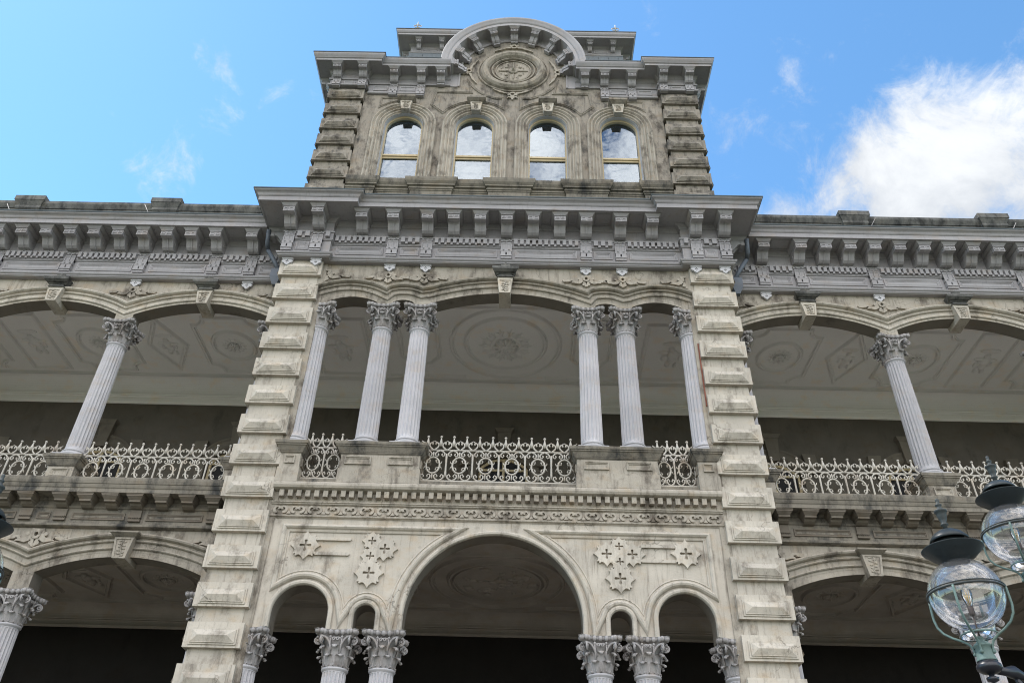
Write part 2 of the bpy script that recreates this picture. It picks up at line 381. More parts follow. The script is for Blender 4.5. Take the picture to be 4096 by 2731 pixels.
# pavilion, upper storey arcade
def pav_low():
    h = [(0, 0)]; zt, zs = 11.03, 11.16
    L = []
    L += [(-3.98, zt), (-3.74, zt)] + seg(-3.74, zs, -2.69, zs, 11.30, 14) + [(-2.69, zt), (-2.36, zt)] + seg(-2.36, zs+.015, -1.92, zs+.015, 11.24, 8) + [(-1.92, zt), (-1.60, zt)] + seg(-1.60, zs-.02, 1.60, zs-.02, 11.47, 26)
    R = [(-x, z) for x, z in reversed(L[:-27])]
    return L + R
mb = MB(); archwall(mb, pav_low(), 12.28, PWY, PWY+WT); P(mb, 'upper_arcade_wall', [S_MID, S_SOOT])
archivolt([-4.05, -2.53, -1.74, 1.74, 2.53, 4.05], [11.53, 11.55, 11.52, 11.55, 11.53], [11.73, 11.64, 11.88, 11.64, 11.73], PWY, S_MID, 'archivolt', .72)
# pavilion, lower storey: three round arches and two little ones
def rnd(cx, cz, r, n): return [(cx-r*cos(pi*i/n), cz+r*sin(pi*i/n)) for i in range(n+1)]
ZS = 4.50
def pavl():
    L = [(-3.98, 4.26), (-3.63, 4.26)] + rnd(-3.16, ZS+.05, .47, 20) + [(-2.69, 4.26), (-2.27, 4.26)] + rnd(-2.09, ZS+.03, .18, 12) + [(-1.91, 4.26), (-1.47, 4.26)]
    return L + rnd(0, ZS, 1.47, 40) + [(-x, z) for x, z in reversed(L)]
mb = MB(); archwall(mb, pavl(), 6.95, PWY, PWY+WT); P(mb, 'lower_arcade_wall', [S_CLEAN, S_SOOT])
# rolls round the openings
mb = MB(); RP = [(0, -.01), (0, .03), (.015, .055), (.045, .06), (.075, .045), (.085, .015), (.085, -.01)]
for cx, cz, r, n in ((-3.16, ZS+.05, .465, 24), (3.16, ZS+.05, .465, 24), (-2.09, ZS+.03, .175, 14), (2.09, ZS+.03, .175, 14), (0, ZS, 1.465, 48)):
    pth = [(cx-r, 4.26)] + rnd(cx, cz, r, n) + [(cx+r, 4.26)]
    mb.sweep(pth, RP, FX(PWY))
P(mb, 'arch_roll_moulding', S_CLEAN)
# hood moulds and spandrel frames
mb = MB(); HP = [(0, -.01), (0, .02), (.02, .03), (.03, .015), (.05, .02), (.065, .05), (.09, .07), (.12, .06), (.14, .03), (.15, -.01)]
for s in (-1, 1):
    def cint(c0, r0, c1, r1):
        d = sqrt((c1[0]-c0[0])**2+(c1[1]-c0[1])**2); a = (d*d+r0*r0-r1*r1)/(2*d); h = sqrt(max(0, r0*r0-a*a))
        ux, uz = (c1[0]-c0[0])/d, (c1[1]-c0[1])/d; p = [(c0[0]+a*ux-h*uz, c0[1]+a*uz+h*ux), (c0[0]+a*ux+h*uz, c0[1]+a*uz-h*ux)]
        return max(p, key=lambda q: q[1])
    cS, cT, cB = (-3.16, ZS+.05), (-2.09, ZS+.03), (0, ZS); rS, rT, rB = .725, .39, 1.73
    p1 = cint(cS, rS, cT, rT); p2 = cint(cT, rT, cB, rB)
    def arc(c, r, pa, pb, n):
        a = atan2(pa[1]-c[1], pa[0]-c[0]); b = atan2(pb[1]-c[1], pb[0]-c[0])
        return [(c[0]+r*cos(a+(b-a)*i/n), c[1]+r*sin(a+(b-a)*i/n)) for i in range(n+1)]
    st = (-3.575, cS[1]+sqrt(rS**2-(.415)**2)); en = (-sqrt(rB**2-(5.95-ZS)**2), 5.95)
    pts = arc(cS, rS, st, p1, 18) + arc(cT, rT, p1, p2, 10)[1:] + arc(cB, rB, p2, en, 22)[1:]
    frame = pts + [(-3.575, 5.95)]
    if s > 0: frame = [(-x, z) for x, z in reversed(frame)]
    # closed frame, normal outwards = left normal of a clockwise path
    mb.sweep(frame, [(-o, h) for o, h in [(-q, h) for q, h in [(-o2, h2) for o2, h2 in HP]]] if False else [( -o+.0, h) for o, h in HP], FX(PWY), closed=True)
P(mb, 'spandrel_moulding', S_CLEAN)

# ornaments made of extruded outlines
def curve_shape(loops, Y, depth):
    """filled outline with holes, standing in the facade plane at y = Y, projecting by depth"""
    cu = bpy.data.curves.new('c', 'CURVE'); cu.dimensions = '2D'; cu.fill_mode = 'BOTH'; cu.extrude = depth/2
    for lp in loops:
        sp = cu.splines.new('POLY'); sp.points.add(len(lp)-1)
        for i, (x, z) in enumerate(lp): sp.points[i].co = (x, z, 0, 1)
        sp.use_cyclic_u = True
    o = bpy.data.objects.new('c', cu); me = bpy.data.meshes.new_from_object(o)
    mb = MB(); mb.add([(v.co.x, Y-depth/2-v.co.z, v.co.y) for v in me.vertices], [tuple(p.vertices) for p in me.polygons])
    bpy.data.objects.remove(o); bpy.data.curves.remove(cu); bpy.data.meshes.remove(me); return mb
def polar(cx, cz, R, keys, scale=1, rot=0):
    pts = []
    for q in range(4):
        for a, r in keys: t = radians(a+90*q+rot); pts.append((cx+R*r*cos(t), cz+R*r*sin(t)))
    return pts
OUTK = [(0, 1.03), (2, .96), (6, .89), (10, .83), (16, .77), (24, .74), (29, .76), (33, .80), (36, .92), (40, .95), (43, .88), (45, .80), (47, .88), (50, .95), (54, .92), (57, .80), (61, .76), (66, .74), (74, .77), (80, .83), (84, .89), (88, .96)]
INK = [(0, .40), (8, .40), (15, .36), (19, .26), (28, .14), (45, .09), (62, .14), (71, .26), (75, .36), (82, .40)]
def tile(cx, cz, R, k, sx=1.0):
    f = lambda L: [(cx+(x-cx)*sx, z) for x, z in L]
    return curve_shape([f(polar(cx, cz, R, OUTK)), f(polar(cx, cz, R, INK))], PWY, .045+.0011*k)
mb = MB(); mbb = MB(); k = 0
for s in (-1, 1):
    T = [(3.255, 5.70, .255), ((2.34 if s > 0 else 1.89), 5.665, .22), (2.12, 5.805, .175), (2.12, 5.53, .175), (2.11, 5.235, .25)]
    if s > 0: T.append((1.90, 5.665, .22))
    for x, z, R in T: P(tile(s*x, z, R, k), 'pierced_cross_ornament', S_CLEAN); k += 1
    for z, hh in ((5.825, .055), (5.56, .055)):
        xa, xb = (2.50, 3.08)
        mb = MB(); pl = [(s*xa, z-hh/2), (s*xa-s*.02, z), (s*xa, z+hh/2), (s*xb, z+hh/2), (s*xb+s*.02, z), (s*xb, z-hh/2)]
        if s > 0: pl = pl[::-1]
        mb.prism_y(pl, PWY-.04, PWY+.01); P(mb, 'raised_bar', S_CLEAN)
def stroke(mb, pts, wds, Y, d):
    """flat band with varying width following pts (x, z), projecting d"""
    P_ = [Vector(p) for p in pts]; L_ = []; R_ = []
    for i, p in enumerate(P_):
        t = (P_[min(i+1, len(P_)-1)]-P_[max(i-1, 0)]).normalized(); n = Vector((-t.y, t.x)); w_ = 1.15*(wds[i] if isinstance(wds, (list, tuple)) else wds)
        L_.append(p+n*w_/2); R_.append(p-n*w_/2)
    m = len(P_); vs = [(p.x, Y-d, p.y) for p in L_]+[(p.x, Y-d, p.y) for p in R_]+[(p.x, Y+.01, p.y) for p in L_]+[(p.x, Y+.01, p.y) for p in R_]
    fs = []
    for i in range(m-1):
        fs += [(i, i+1, m+i+1, m+i), (i, 2*m+i, 2*m+i+1, i+1), (m+i, m+i+1, 3*m+i+1, 3*m+i)]
    fs += [(0, m, 3*m, 2*m), (m-1, 3*m-1, 4*m-1, 2*m-1)]
    mb.add(vs, fs)
def disc(mb, x, z, r, Y, d, n=14): mb.prism_y([(x+r*cos(2*pi*i/n), z+r*sin(2*pi*i/n)) for i in range(n)], Y-d, Y+.01)
_k = [0]
def dd(b=.035): _k[0] += 1; return b*1.35+.0007*(_k[0] % 17)
def spray(mb, cx, cz, Y, s=1.0, left=True, right=True):
    """scrolled spray ornament in the spandrel above a column"""
    if left and right:
        stroke(mb, [(cx+.055*s*cos(t), cz+.045*s+.06*s*sin(t)) for t in [2*pi*i/12 for i in range(13)]], .04*s, Y, dd(.05))
    for sg, on in ((-1, left), (1, right)):
        if not on: continue
        f = lambda L: [(cx+sg*x*s, cz+z*s) for x, z in L]
        stroke(mb, f([(.06, .06), (.09, .02), (.12, -.03), (.17, -.055), (.22, -.05), (.27, -.045), (.32, -.065)]), [.05*s, .07*s, .075*s, .07*s, .05*s, .045*s, .01*s], Y, dd())
        stroke(mb, f([(.24, -.03), (.28, .0), (.33, .012), (.37, -.005), (.42, -.02), (.47, -.015), (.51, .01)]), [.012*s, .04*s, .03*s, .06*s, .04*s, .06*s, .012*s], Y, dd())
        disc(mb, cx+sg*.42*s, cz-.012*s, .034*s, Y, dd()); disc(mb, cx+sg*.35*s, cz-.005*s, .03*s, Y, dd())
        disc(mb, cx+sg*.14*s, cz+.055*s, .035*s, Y, dd())
        stroke(mb, f([(.09, .12), (.075, .07), (.05, .03)]), [.05*s, .05*s, .04*s], Y, dd())
        disc(mb, cx+sg*.05*s, cz-.10*s, .035*s, Y, dd()); disc(mb, cx+sg*.075*s, cz+.115*s, .03*s, Y, dd())
        stroke(mb, f([(.05, -.02), (.035, -.06), (.03, -.12), (.0, -.165)]), [.045*s, .04*s, .05*s, .02*s], Y, dd())
        stroke(mb, f([(.0, .125), (.06, .12), (.10, .135)]), .035*s, Y, dd())
def sprays(lst, name='scroll_spray', mat=S_MID):
    for x, z, Y, s, l, r in lst:
        m_ = MB(); spray(m_, x, z, Y, s, l, r); P(m_, name, mat)
sprays([(sg*2.53, 11.835, PWY, 1.0, True, True) if True else None for sg in (-1, 1)] + [(sg*1.745, 11.835, PWY, 1.0, True, True) for sg in (-1, 1)] + [(-3.90, 11.86, PWY, 1.1, False, True), (3.90, 11.86, PWY, 1.1, True, False)])
sprays([(sg*x, 11.87, WWY, 1.05, True, True) for sg in (-1, 1) for x in BX[:2]] + [(-5.0, 11.87, WWY, 1.05, True, False), (5.0, 11.87, WWY, 1.05, False, True)])
sprays([(sg*x, 6.03, WWY, 1.12, True, True) for sg in (-1, 1) for x in BX[:2]] + [(-5.0, 6.03, WWY, 1.12, True, False), (5.0, 6.03, WWY, 1.12, False, True)])

# ------------------------------------------------------------------ keystones
def relief(mb, x0, x1, z0, z1, Y, n=10, r=.008, seed=1):
    """small vine in relief: a stem with leaves on both sides"""
    rnd_ = random.Random(seed); xm = (x0+x1)/2; H = z1-z0; W_ = (x1-x0)/2; m_ = 5
    mb.tube([(xm+W_*.35*sin(5*i/m_+seed), Y-.006, z0+H*i/m_) for i in range(m_+1)], r, 5)
    for i in range(m_*2):
        z = z0+H*(i+.5)/(m_*2); sx = -1 if i % 2 else 1; q = rnd_.uniform(.45, .8)
        mb.ball((xm+sx*W_*q, Y-.002, z+rnd_.uniform(-.01, .01)), (W_*.34, .016, H/(m_*2)*.62), 7, 4)
        mb.tube([(xm, Y-.006, z-.01), (xm+sx*W_*q, Y-.01, z)], r*.7, 4)
def keystone(cx, zb, zt, wb, wt, Y, proj, ymax, cap='roll', seed=1, panel=.0, mat=S_CLEAN, capmat=S_LEDGE, scallop=True):
    root = MB(); yf = Y-proj
    root.prism([(-wb/2, zb), (wb/2, zb), (wt/2, zt), (-wt/2, zt)], lambda x, z: (cx+x, yf, z), lambda x, z: (cx+x, ymax, z))
    # raised border round a sunk carved panel
    h = zt-zb; m_ = .035; f = lambda t: (wb+(wt-wb)*t)/2
    za, zc = zb+.03, zt-(.09 if panel else .04)
    for sx in (-1, 1):
        root.prism([(sx*(f(0)-m_), za), (sx*f(0)*.99, zb+.002), (sx*f(1)*.99, zc+.03), (sx*(f((zc-zb)/h)-m_), zc)], lambda x, z: (cx+x, yf-.018, z), lambda x, z: (cx+x, yf+.01, z))
    root.prism([(-f(0)+.002, zb+.001), (f(0)-.002, zb+.001), (f(0)-m_, za), (-f(0)+m_, za)], lambda x, z: (cx+x, yf-.016, z), lambda x, z: (cx+x, yf+.01, z))
    root.prism([(-f(1)+m_, zc), (f(1)-m_, zc), (f(1)-.01, zc+.03), (-f(1)+.01, zc+.03)], lambda x, z: (cx+x, yf-.016, z), lambda x, z: (cx+x, yf+.01, z))
    o = P(root, 'keystone', mat)
    rb = MB(); relief(rb, cx-f(.1)+.045, cx+f(.1)-.045, za+.01, zc-.01, yf, 14, .009, seed); rb.obj('carved_foliage', S_MID, o)
    cb = MB()
    if cap == 'roll':
        W = wt/2+.125
        if panel:
            cb.box(cx-wt/2-.012, cx+wt/2+.012, yf-.035, ymax-.1, zt+.002, zt+.018); cb.box(cx-wt/2+.02, cx+wt/2-.02, yf-.02, ymax-.1, zt+.02, zt+.06); zt += .065
        pr = [(yf+.02, 0), (yf-.02, .01), (yf-.03, .03), (yf-.08, .04), (yf-.135, .08), (yf-.14, .13), (yf-.115, .165), (yf-.06, .175), (yf, .178), (Y+.02, .178), (Y+.02, 0)]
        hw = [wt/2+.0, wt/2+.02, wt/2+.03, W-.05, W-.01, W, W-.005, W-.03, W-.06, W-.06, wt/2]
        n_ = len(pr); vs = [(cx-hw[i], pr[i][0], zt+pr[i][1]) for i in range(n_)]+[(cx+hw[i], pr[i][0], zt+pr[i][1]) for i in range(n_)]
        fs = [(i, (i+1) % n_, n_+(i+1) % n_, n_+i) for i in range(n_)]+[tuple(range(n_)), tuple(range(n_, 2*n_))[::-1]]
        cb.add(vs, fs, False)
        if scallop:
            cb.box(cx-W*.62, cx+W*.62, yf-.05, Y, zt+.178, zt+.20)
            cb.prism_y([(cx+r_*cos(t), zt+.20+.9*r_*sin(t)) for r_, t in [(.12+.016*cos(8*pi*i/16), pi*i/16) for i in range(17)]], yf-.02, Y-.03)
            cb.ball((cx, yf-.0, zt+.34), .022, 8, 6)
    elif cap == 'flat':
        cb.taper(cx-wt/2-.005, cx+wt/2+.005, yf-.005, Y, zt+.002, cx-wt/2-.08, cx+wt/2+.08, yf-.09, Y, zt+.055); cb.box(cx-wt/2-.085, cx+wt/2+.085, yf-.095, Y, zt+.057, zt+.085)
    else:
        cb.box(cx-wt/2-.01, cx+wt/2+.01, yf-.02, Y, zt+.001, zt+.02)
        cb.taper(cx-wt/2-.02, cx+wt/2+.02, yf-.03, Y, zt+.02, cx-wt/2-.085, cx+wt/2+.085, yf-.10, Y, zt+.075); cb.box(cx-wt/2-.085, cx+wt/2+.085, yf-.105, Y, zt+.077, zt+.15)
    cb.obj('keystone_cap', capmat, o)
    return o
keystone(0, 11.36, 11.80, .235, .33, PWY, .15, PWY+WT+.02, 'roll', 3, panel=1, capmat=S_BLACK)
for s in (-1, 1):
    for i, x in enumerate((6.68, 10.02, 13.36)):
        keystone(s*x, 11.48, 11.87, .235, .33, WWY, .15, WWY+WT+.02, 'roll', 5+i+s, panel=1, capmat=S_BLACK)
        keystone(s*x, 5.62, 6.02, .235, .35, WWY, .15, WWY+WT+.02, 'flat', 15+i+s, mat=S_MID)
        bx = MB(); bx.box(s*x-.15, s*x+.15, WWY-.172, WWY, 5.965, 6.012) if False else None

# ------------------------------------------------------------------ piers with rusticated blocks
def quoin(mb, x0, x1, y, z0, z1, ydepth, ox=0, step=.02, hip=.05, m=.085):
    """block with a stepped panel and a hipped boss; ox = side (-1/1) that shows a bossed return"""
    mb.box(x0, x1, y, ydepth, z0, z1)
    def boss(f, a0, a1, b0, b1):
        # f(a, b, h) -> xyz ; step border, second step, hip
        def slab(i, h0, h1): vs = [f(a0+i, b0+i, h0), f(a1-i, b0+i, h0), f(a1-i, b1-i, h0), f(a0+i, b1-i, h0), f(a0+i, b0+i, h1), f(a1-i, b0+i, h1), f(a1-i, b1-i, h1), f(a0+i, b1-i, h1)]; mb.add(vs, [(0,3,2,1),(4,5,6,7),(0,1,5,4),(1,2,6,5),(2,3,7,6),(3,0,4,7)])
        slab(0, -.01, step); slab(.028, step-.002, step+.018)
        i = .036; h = (b1-b0)/2-i; bm_ = (b0+b1)/2
        vs = [f(a0+i, b0+i, step+.017), f(a1-i, b0+i, step+.017), f(a1-i, b1-i, step+.017), f(a0+i, b1-i, step+.017), f(a0+i+h*1.15, bm_, step+.017+hip), f(a1-i-h*1.15, bm_, step+.017+hip)]
        mb.add(vs, [(0, 1, 5, 4), (2, 3, 4, 5), (1, 2, 5), (3, 0, 4), (0, 3, 2, 1)])
    boss(lambda a, b, h: (a, y-h, b), x0+m, x1-m*.85, z0+.042, z1-.095)
    if ox:
        X = x0 if ox < 0 else x1
        boss(lambda a, b, h: (X+ox*h, a, b), y+.08, min(ydepth, y+.75), z0+.028, z1-.10)
def pier(cx0, cx1, yb, y_body, back, blocks, h, zlo, zhi, mat, bmat, depth, outer, bstep=.02, hip=.044):
    mb = MB(); mb.box(cx0+.07, cx1-.07, y_body, back, zlo, zhi); o = P(mb, 'rusticated_pier', mat)
    q = MB(); quoin(q, cx0, cx1, yb, 0, h, depth, outer, bstep, hip)
    first = None
    rn = random.Random(int(abs(cx0)*100)+int(zlo*7))
    for z in blocks:
        m_ = q
        if first is None: first = q.obj('bossed_block', bmat, o, (0, 0, z))
        else: inst(first, o, (rn.uniform(-.004, .004), rn.uniform(-.003, .004), z), rot=(0, 0, 0))
    return o
NB = [12.39-.60-.655*i for i in range(0, 19)]   # undersides: 11.79, 11.135, ...
for s in (-1, 1):
    a, b = (-4.9, -3.98) if s < 0 else (3.98, 4.9)
    pier(a, b, 0, .085, WWY+WT, NB, .40, -1.65, 12.36, S_CLEAN, S_CLEAN, .30, s)
    # inner strip of the pier with a roll edge
    mb = MB(); mb.box(*( (-4.06, -3.89) if s < 0 else (3.89, 4.06)), .095, PWY+.1, 0, 12.2); P(mb, 'pier_strip', S_MID)
mb = MB(); mb.box(3.955, 3.978, .07, .094, 8.7, 10.2); P(mb, 'exposed_brickwork', BRICK)
AB = [18.34-.62*i for i in range(0, 8)]
for s in (-1, 1):
    a, b = (-4.93, -3.97) if s < 0 else (3.97, 4.93)
    pier(a, b, .30, .37, 8.2, AB, .38, 13.5, 18.85, S_ATTIC, S_ATTIC, .62, s, hip=.045)

# ------------------------------------------------------------------ columns
def leaf(mb, ang, z0, H, rb, curl, wd, seed=0):
    """acanthus leaf: grid bent outwards at the tip"""
    ns, nt_ = 9, 8; G = []
    for side in (0, 1):
        for i in range(ns+1):
            u = i/ns; row = []
            t_ = max(0, (u-.62)/.38); ro = rb+.012*u+.03*min(1, u/.62)**2+curl*sin(t_*pi/2)
            z = z0+H*(.88*min(1, u/.62)+.14*sin(t_*pi*.85))-.035*t_*t_
            wv = wd*(.62+.50*sin(pi*min(1, u*.72+.08)))*(1-.45*t_)*(1+.17*abs(sin(u*6*pi)))
            for j in range(nt_+1):
                t = (j/nt_-.5)*2; off = .018*(abs(t)**1.5)*cos(t*9) - .016*t*t + (.010 if j == nt_//2 else 0)
                r_ = ro+off-(.014 if side else 0); a = ang+(t*wv/2)/max(.05, ro)
                row.append((r_*cos(a), r_*sin(a), z+.014*abs(t)*sin(u*14)))
            G.append(row)
    vs = [p for r_ in G for p in r_]; W_ = nt_+1; fs = []; o2 = (ns+1)*W_
    for i in range(ns):
        for j in range(nt_): a = i*W_+j; fs += [(a, a+1, a+W_+1, a+W_), (o2+a, o2+a+W_, o2+a+W_+1, o2+a+1)]
    for i in range(ns):
        for j in (0, nt_): a = i*W_+j; fs.append((a, a+W_, o2+a+W_, o2+a))
    for j in range(nt_): a = ns*W_+j; fs.append((a, a+1, o2+a+1, o2+a))
    mb.add(vs, fs, True)
    rr = rb+.036+curl; mb.ball((rr*cos(ang), rr*sin(ang), z0+H*.90-.018), (.028, .028, .022), 8, 6)
def capital_mesh():
    mb = MB(); R = .19
    mb.lathe([(R, 0), (R, .02), (R-.015, .03), (R-.01, .1), (R-.01, .28), (R+.02, .38), (R+.07, .44), (R+.07, .46)], n=24)
    for k in range(8): leaf(mb, 2*pi*(k+.5)/8, .015, .19, R+.004, .062, .145)
    for k in range(8): leaf(mb, 2*pi*k/8, .03, .31, R+.008, .085, .15)
    for k in range(16):
        a = 2*pi*k/16; mb.ball(((R+.022)*cos(a), (R+.022)*sin(a), .045), .014, 6, 4)
    for q in range(4):
        a0 = pi/4+q*pi/2
        for sg in (-1, 1):                       # stalks and corner volutes
            b0 = a0-sg*.50; pts = []
            for i in range(9):
                u = i/8; a = b0+(a0-sg*.10-b0)*u; r_ = R+.035+.165*u**1.6; z = .26+.20*sin(u*pi*.56); pts.append((r_*cos(a), r_*sin(a), z))
            mb.tube(pts, [.017]*4+[.019]*5, 6)
            ca = a0-sg*.13; cr = R+.175; ctr = Vector((cr*cos(ca), cr*sin(ca), .405)); tg = Vector((-sin(a0), cos(a0), 0))*(-sg*.5)+Vector((cos(a0), sin(a0), 0))*.86
            tg.normalize(); sp = []
            for i in range(22):
                th = i/21*2*pi*1.9; rr = .058*(1-i/26); sp.append(ctr+tg*(rr*cos(th-2.2))+Vector((0, 0, rr*sin(th-2.2)))+Vector((cos(a0), sin(a0), 0))*0+Vector((-sin(a0), cos(a0), 0))*(-sg*.004*i/4))
            mb.tube(sp, .0135, 5)
            mb.ball(ctr, .02, 6, 5)
        for sg in (-1, 1):                       # inner helices, buds
            b = q*pi/2+sg*.20; rr0 = R+.085; c_ = Vector((rr0*cos(b-sg*.09), rr0*sin(b-sg*.09), .425)); tg = Vector((-sin(q*pi/2), cos(q*pi/2), 0)); sp = []
            for i in range(14): th = i/13*2*pi*1.3; r_ = .03*(1-i/18); sp.append(c_+tg*(r_*cos(th))+Vector((0, 0, r_*sin(th))))
            mb.tube(sp, .009, 5)
            bx_, by_ = (R+.075)*cos(b+sg*.16), (R+.075)*sin(b+sg*.16)
            mb.tube([(bx_*.86, by_*.86, .20), (bx_*.95, by_*.95, .34), (bx_, by_, .45)], [.016, .012, .012], 6); mb.ball((bx_, by_, .462), (.022, .022, .026), 8, 6)
    # concave abacus: lower fillets, then egg moulding
    def conc(h, cdep, ch, n=10):
        pts = []
        for q in range(4):
            a = q*pi/2; 
            for i in range(n+1):
                t = -1+2*i/n; x = (h-ch)*t; y = -(h-cdep*(1-t*t)); pts.append((x*cos(a)-y*sin(a), x*sin(a)+y*cos(a)))
        return pts
    def slab(h0, h1, z0, z1, c0=.09, c1=.09):
        A = conc(h0, c0, .05); B = conc(h1, c1, .05); n = len(A)
        mb.add([(x, y, z0) for x, y in A]+[(x, y, z1) for x, y in B], [(i, (i+1) % n, n+(i+1) % n, n+i) for i in range(n)]+[tuple(range(n))[::-1], tuple(range(n, 2*n))])
    slab(.265, .28, .455, .482); slab(.285, .295, .484, .498); slab(.30, .315, .4985, .508)
    slab(.305, .36, .5085, .57, .08, .085)
    for q in range(4):
        a = q*pi/2
        for i in range(7):
            t = -1+2*i/6; x = .29*t; y = -(.325-.075*(1-t*t)); X, Y_ = x*cos(a)-y*sin(a), x*sin(a)+y*cos(a)
            if abs(t) < .99: mb.ball((X, Y_, .535), (.042, .042, .046), 8, 6)
            if i < 6:
                t2 = t+1/6; x = .29*t2; y = -(.33-.075*(1-t2*t2)); X, Y_ = x*cos(a)-y*sin(a), x*sin(a)+y*cos(a)
                mb.tube([(X*.955, Y_*.955, .505), (X, Y_, .53), (X*1.01, Y_*1.01, .57)], [.006, .011, .008], 5)
        c_ = a+pi/4
        mb.ball((.425*cos(c_), .425*sin(c_), .536), (.046, .046, .044), 10, 7)
        for sg in (-1, 1): mb.ball((.385*cos(c_+sg*.15), .385*sin(c_+sg*.15), .538), (.040, .040, .044), 8, 6)
    return mb
CAPM = capital_mesh().mesh('capital', CAP_P)
def shaft_mesh(H, r0=.212, r1=.188):
    """fluted shaft with rounded flute ends, apophyge and astragal; z=0 at the top of the base"""
    mb = MB(); nf_, k = 20, 6; n = nf_*k; zs = [0, .035, .05, .06, .085, .12]+[.12+(H-.24)*i/8 for i in range(1, 9)]+[H-.085, H-.06, H-.05, H-.03]
    vs = []
    for z in zs:
        u = z/H; R = r0+(r1-r0)*(u*u*.4+u*.6)
        fl = 1.0
        if z < .05 or z > H-.05: fl = 0
        elif z < .12: fl = ((z-.05)/.07)**.5
        elif z > H-.12: fl = max(0, (H-.05-z)/.07)**.5
        if z < .05: R += .012*(1-z/.05)
        for i in range(n):
            j = i % k; dpt = [0, .5, .97, 1, .97, .5][j]*.021*fl
            a = 2*pi*(i+ (.15 if j in (1,) else -.15 if j == 5 else 0))/n; vs.append(((R-dpt)*cos(a), (R-dpt)*sin(a), z))
    fs = []
    for a in range(len(zs)-1):
        for i in range(n): j = (i+1) % n; fs.append((a*n+i, a*n+j, (a+1)*n+j, (a+1)*n+i))
    mb.add(vs, fs, False)
    q = r1
    mb.lathe([(q-.01, H-.035), (q+.004, H-.034), (q+.008, H-.025), (q+.01, H-.022), (q+.024, H-.012), (q+.027, H+.003), (q+.022, H+.016), (q, H+.022), (q-.02, H+.024)], n=40)
    return mb
def base_mesh():
    mb = MB(); mb.box(-.285, .285, -.285, .285, 0, .085); q = .04
    mb.lathe([(.25, .086), (.272, .052+q), (.278, .072+q), (.272, .092+q), (.25, .10+q), (.238, .102+q), (.232, .115+q), (.236, .128+q), (.244, .13+q), (.252, .142+q), (.244, .154+q), (.226, .158+q), (.215, .162+q)], n=40); return mb
def make_column(z0, ztop, name):
    """column on a pedestal at height z0 carrying an abacus whose top is ztop"""
    r = empty(name, (0, 0, 0), palace)
    o = base_mesh().obj('column_base', C_PAINT, r, (0, 0, z0))
    s_ = shaft_mesh(ztop-.57-(z0+.20)).obj('column_shaft', C_PAINT, r, (0, 0, z0+.20))
    c = bpy.data.objects.new('capital', CAPM); C.objects.link(c); c.parent = r; c.location = (0, 0, ztop-.57)
    return r
cu = make_column(7.65, 11.03, 'upper_column'); cl_ = make_column(0.0, 4.26, 'lower_column'); cw = make_column(0.0, 5.05, 'lower_column')
def cut_copy(me, xc, keep):
    bm = bmesh.new(); bm.from_mesh(me); bmesh.ops.bisect_plane(bm, geom=bm.verts[:]+bm.edges[:]+bm.faces[:], plane_co=(xc, 0, 0), plane_no=(keep, 0, 0), clear_inner=True)
    m2 = bpy.data.meshes.new(me.name); bm.to_mesh(m2); bm.free(); [m2.materials.append(q) for q in me.materials]; return m2
def half(src, name, s, x):
    r = empty(name, (s*x, .28, 1.65), palace)
    for ch in src.children: o = bpy.data.objects.new(ch.name.split('.')[0], cut_copy(ch.data, s*(3.885-x), -s)); C.objects.link(o); o.parent = r; o.location = ch.location
first = {}
for s_ in (-1, 1): half(cu, 'upper_column', s_, 3.86); half(cl_, 'lower_column', s_, 3.92)
def put(src, x, y, rz=0):
    if src.name not in first: first[src.name] = 1; src.location = (x, y, 1.65); return src
    return inst(src, palace, (x, y, 1.65))
for x in (-2.525, -1.75, 1.75, 2.525): put(cu, x, .28)
for s in (-1, 1):
    for x in [4.99]+BX: put(cu, s*x, WWY+.17)
for x in (-2.48, -1.73, 1.73, 2.48): put(cl_, x, .28)
for s in (-1, 1):
    for x in [4.99]+BX: put(cw, s*x, WWY+.17)

# ------------------------------------------------------------------ pedestals and railings of the upper veranda
def pedestal(x0, x1, y0, y1, zb, panels, mat=S_MID, cap=.13):
    mb = MB(); mb.box(x0-.02, x1+.02, y0-.02, y1+.02, zb, 7.145); mb.box(x0, x1, y0, y1, 7.147, 7.429)
    cp = MB()
    for a, z0, z1, b in ((.0, 7.43, 7.45, .02), (.025, 7.452, 7.47, .03), (.035, 7.472, 7.56, .085), (.10, 7.562, 7.59, .105), (cap-.01, 7.592, 7.648, cap)):
        cp.taper(x0-a, x1+a, y0-a, y1+a, z0, x0-b, x1+b, y0-b, y1+b, z1)
    for (pa, pb) in panels:
        fr = [(pa, 7.225), (pb, 7.225), (pb, 7.385), (pa, 7.385)]
        mb.sweep([(pa, 7.225), (pa, 7.385), (pb, 7.385), (pb, 7.225)], [(.0, -.005), (0, .03), (-.018, .03), (-.026, .014), (-.04, .012), (-.045, -.005)], FX(y0), closed=True)
    for sx, X in ((-1, x0), (1, x1)):        # panel on the returns
        mb.sweep([(y0+.10, 7.225), (y0+.10, 7.385), (y1-.10, 7.385), (y1-.10, 7.225)], [(.0, -.005), (0, .025), (-.018, .025), (-.026, .012), (-.04, -.005)], lambda u, v, h, X=X, sx=sx: (X+sx*h, u, v), closed=True)
    o = P(mb, 'pedestal', mat); cp.obj('pedestal_cap', S_LEDGE, o); return o
pedestal(-2.88, -1.43, 0, .56, 6.86, [(-2.80, -2.32), (-2.01, -1.55)]); pedestal(1.43, 2.90, 0, .56, 6.86, [(1.56, 2.01), (2.33, 2.79)])
pedestal(-3.98, -3.62, 0, .56, 6.86, [(-3.90, -3.71)]); pedestal(3.63, 3.98, 0, .56, 6.86, [(3.72, 3.91)])
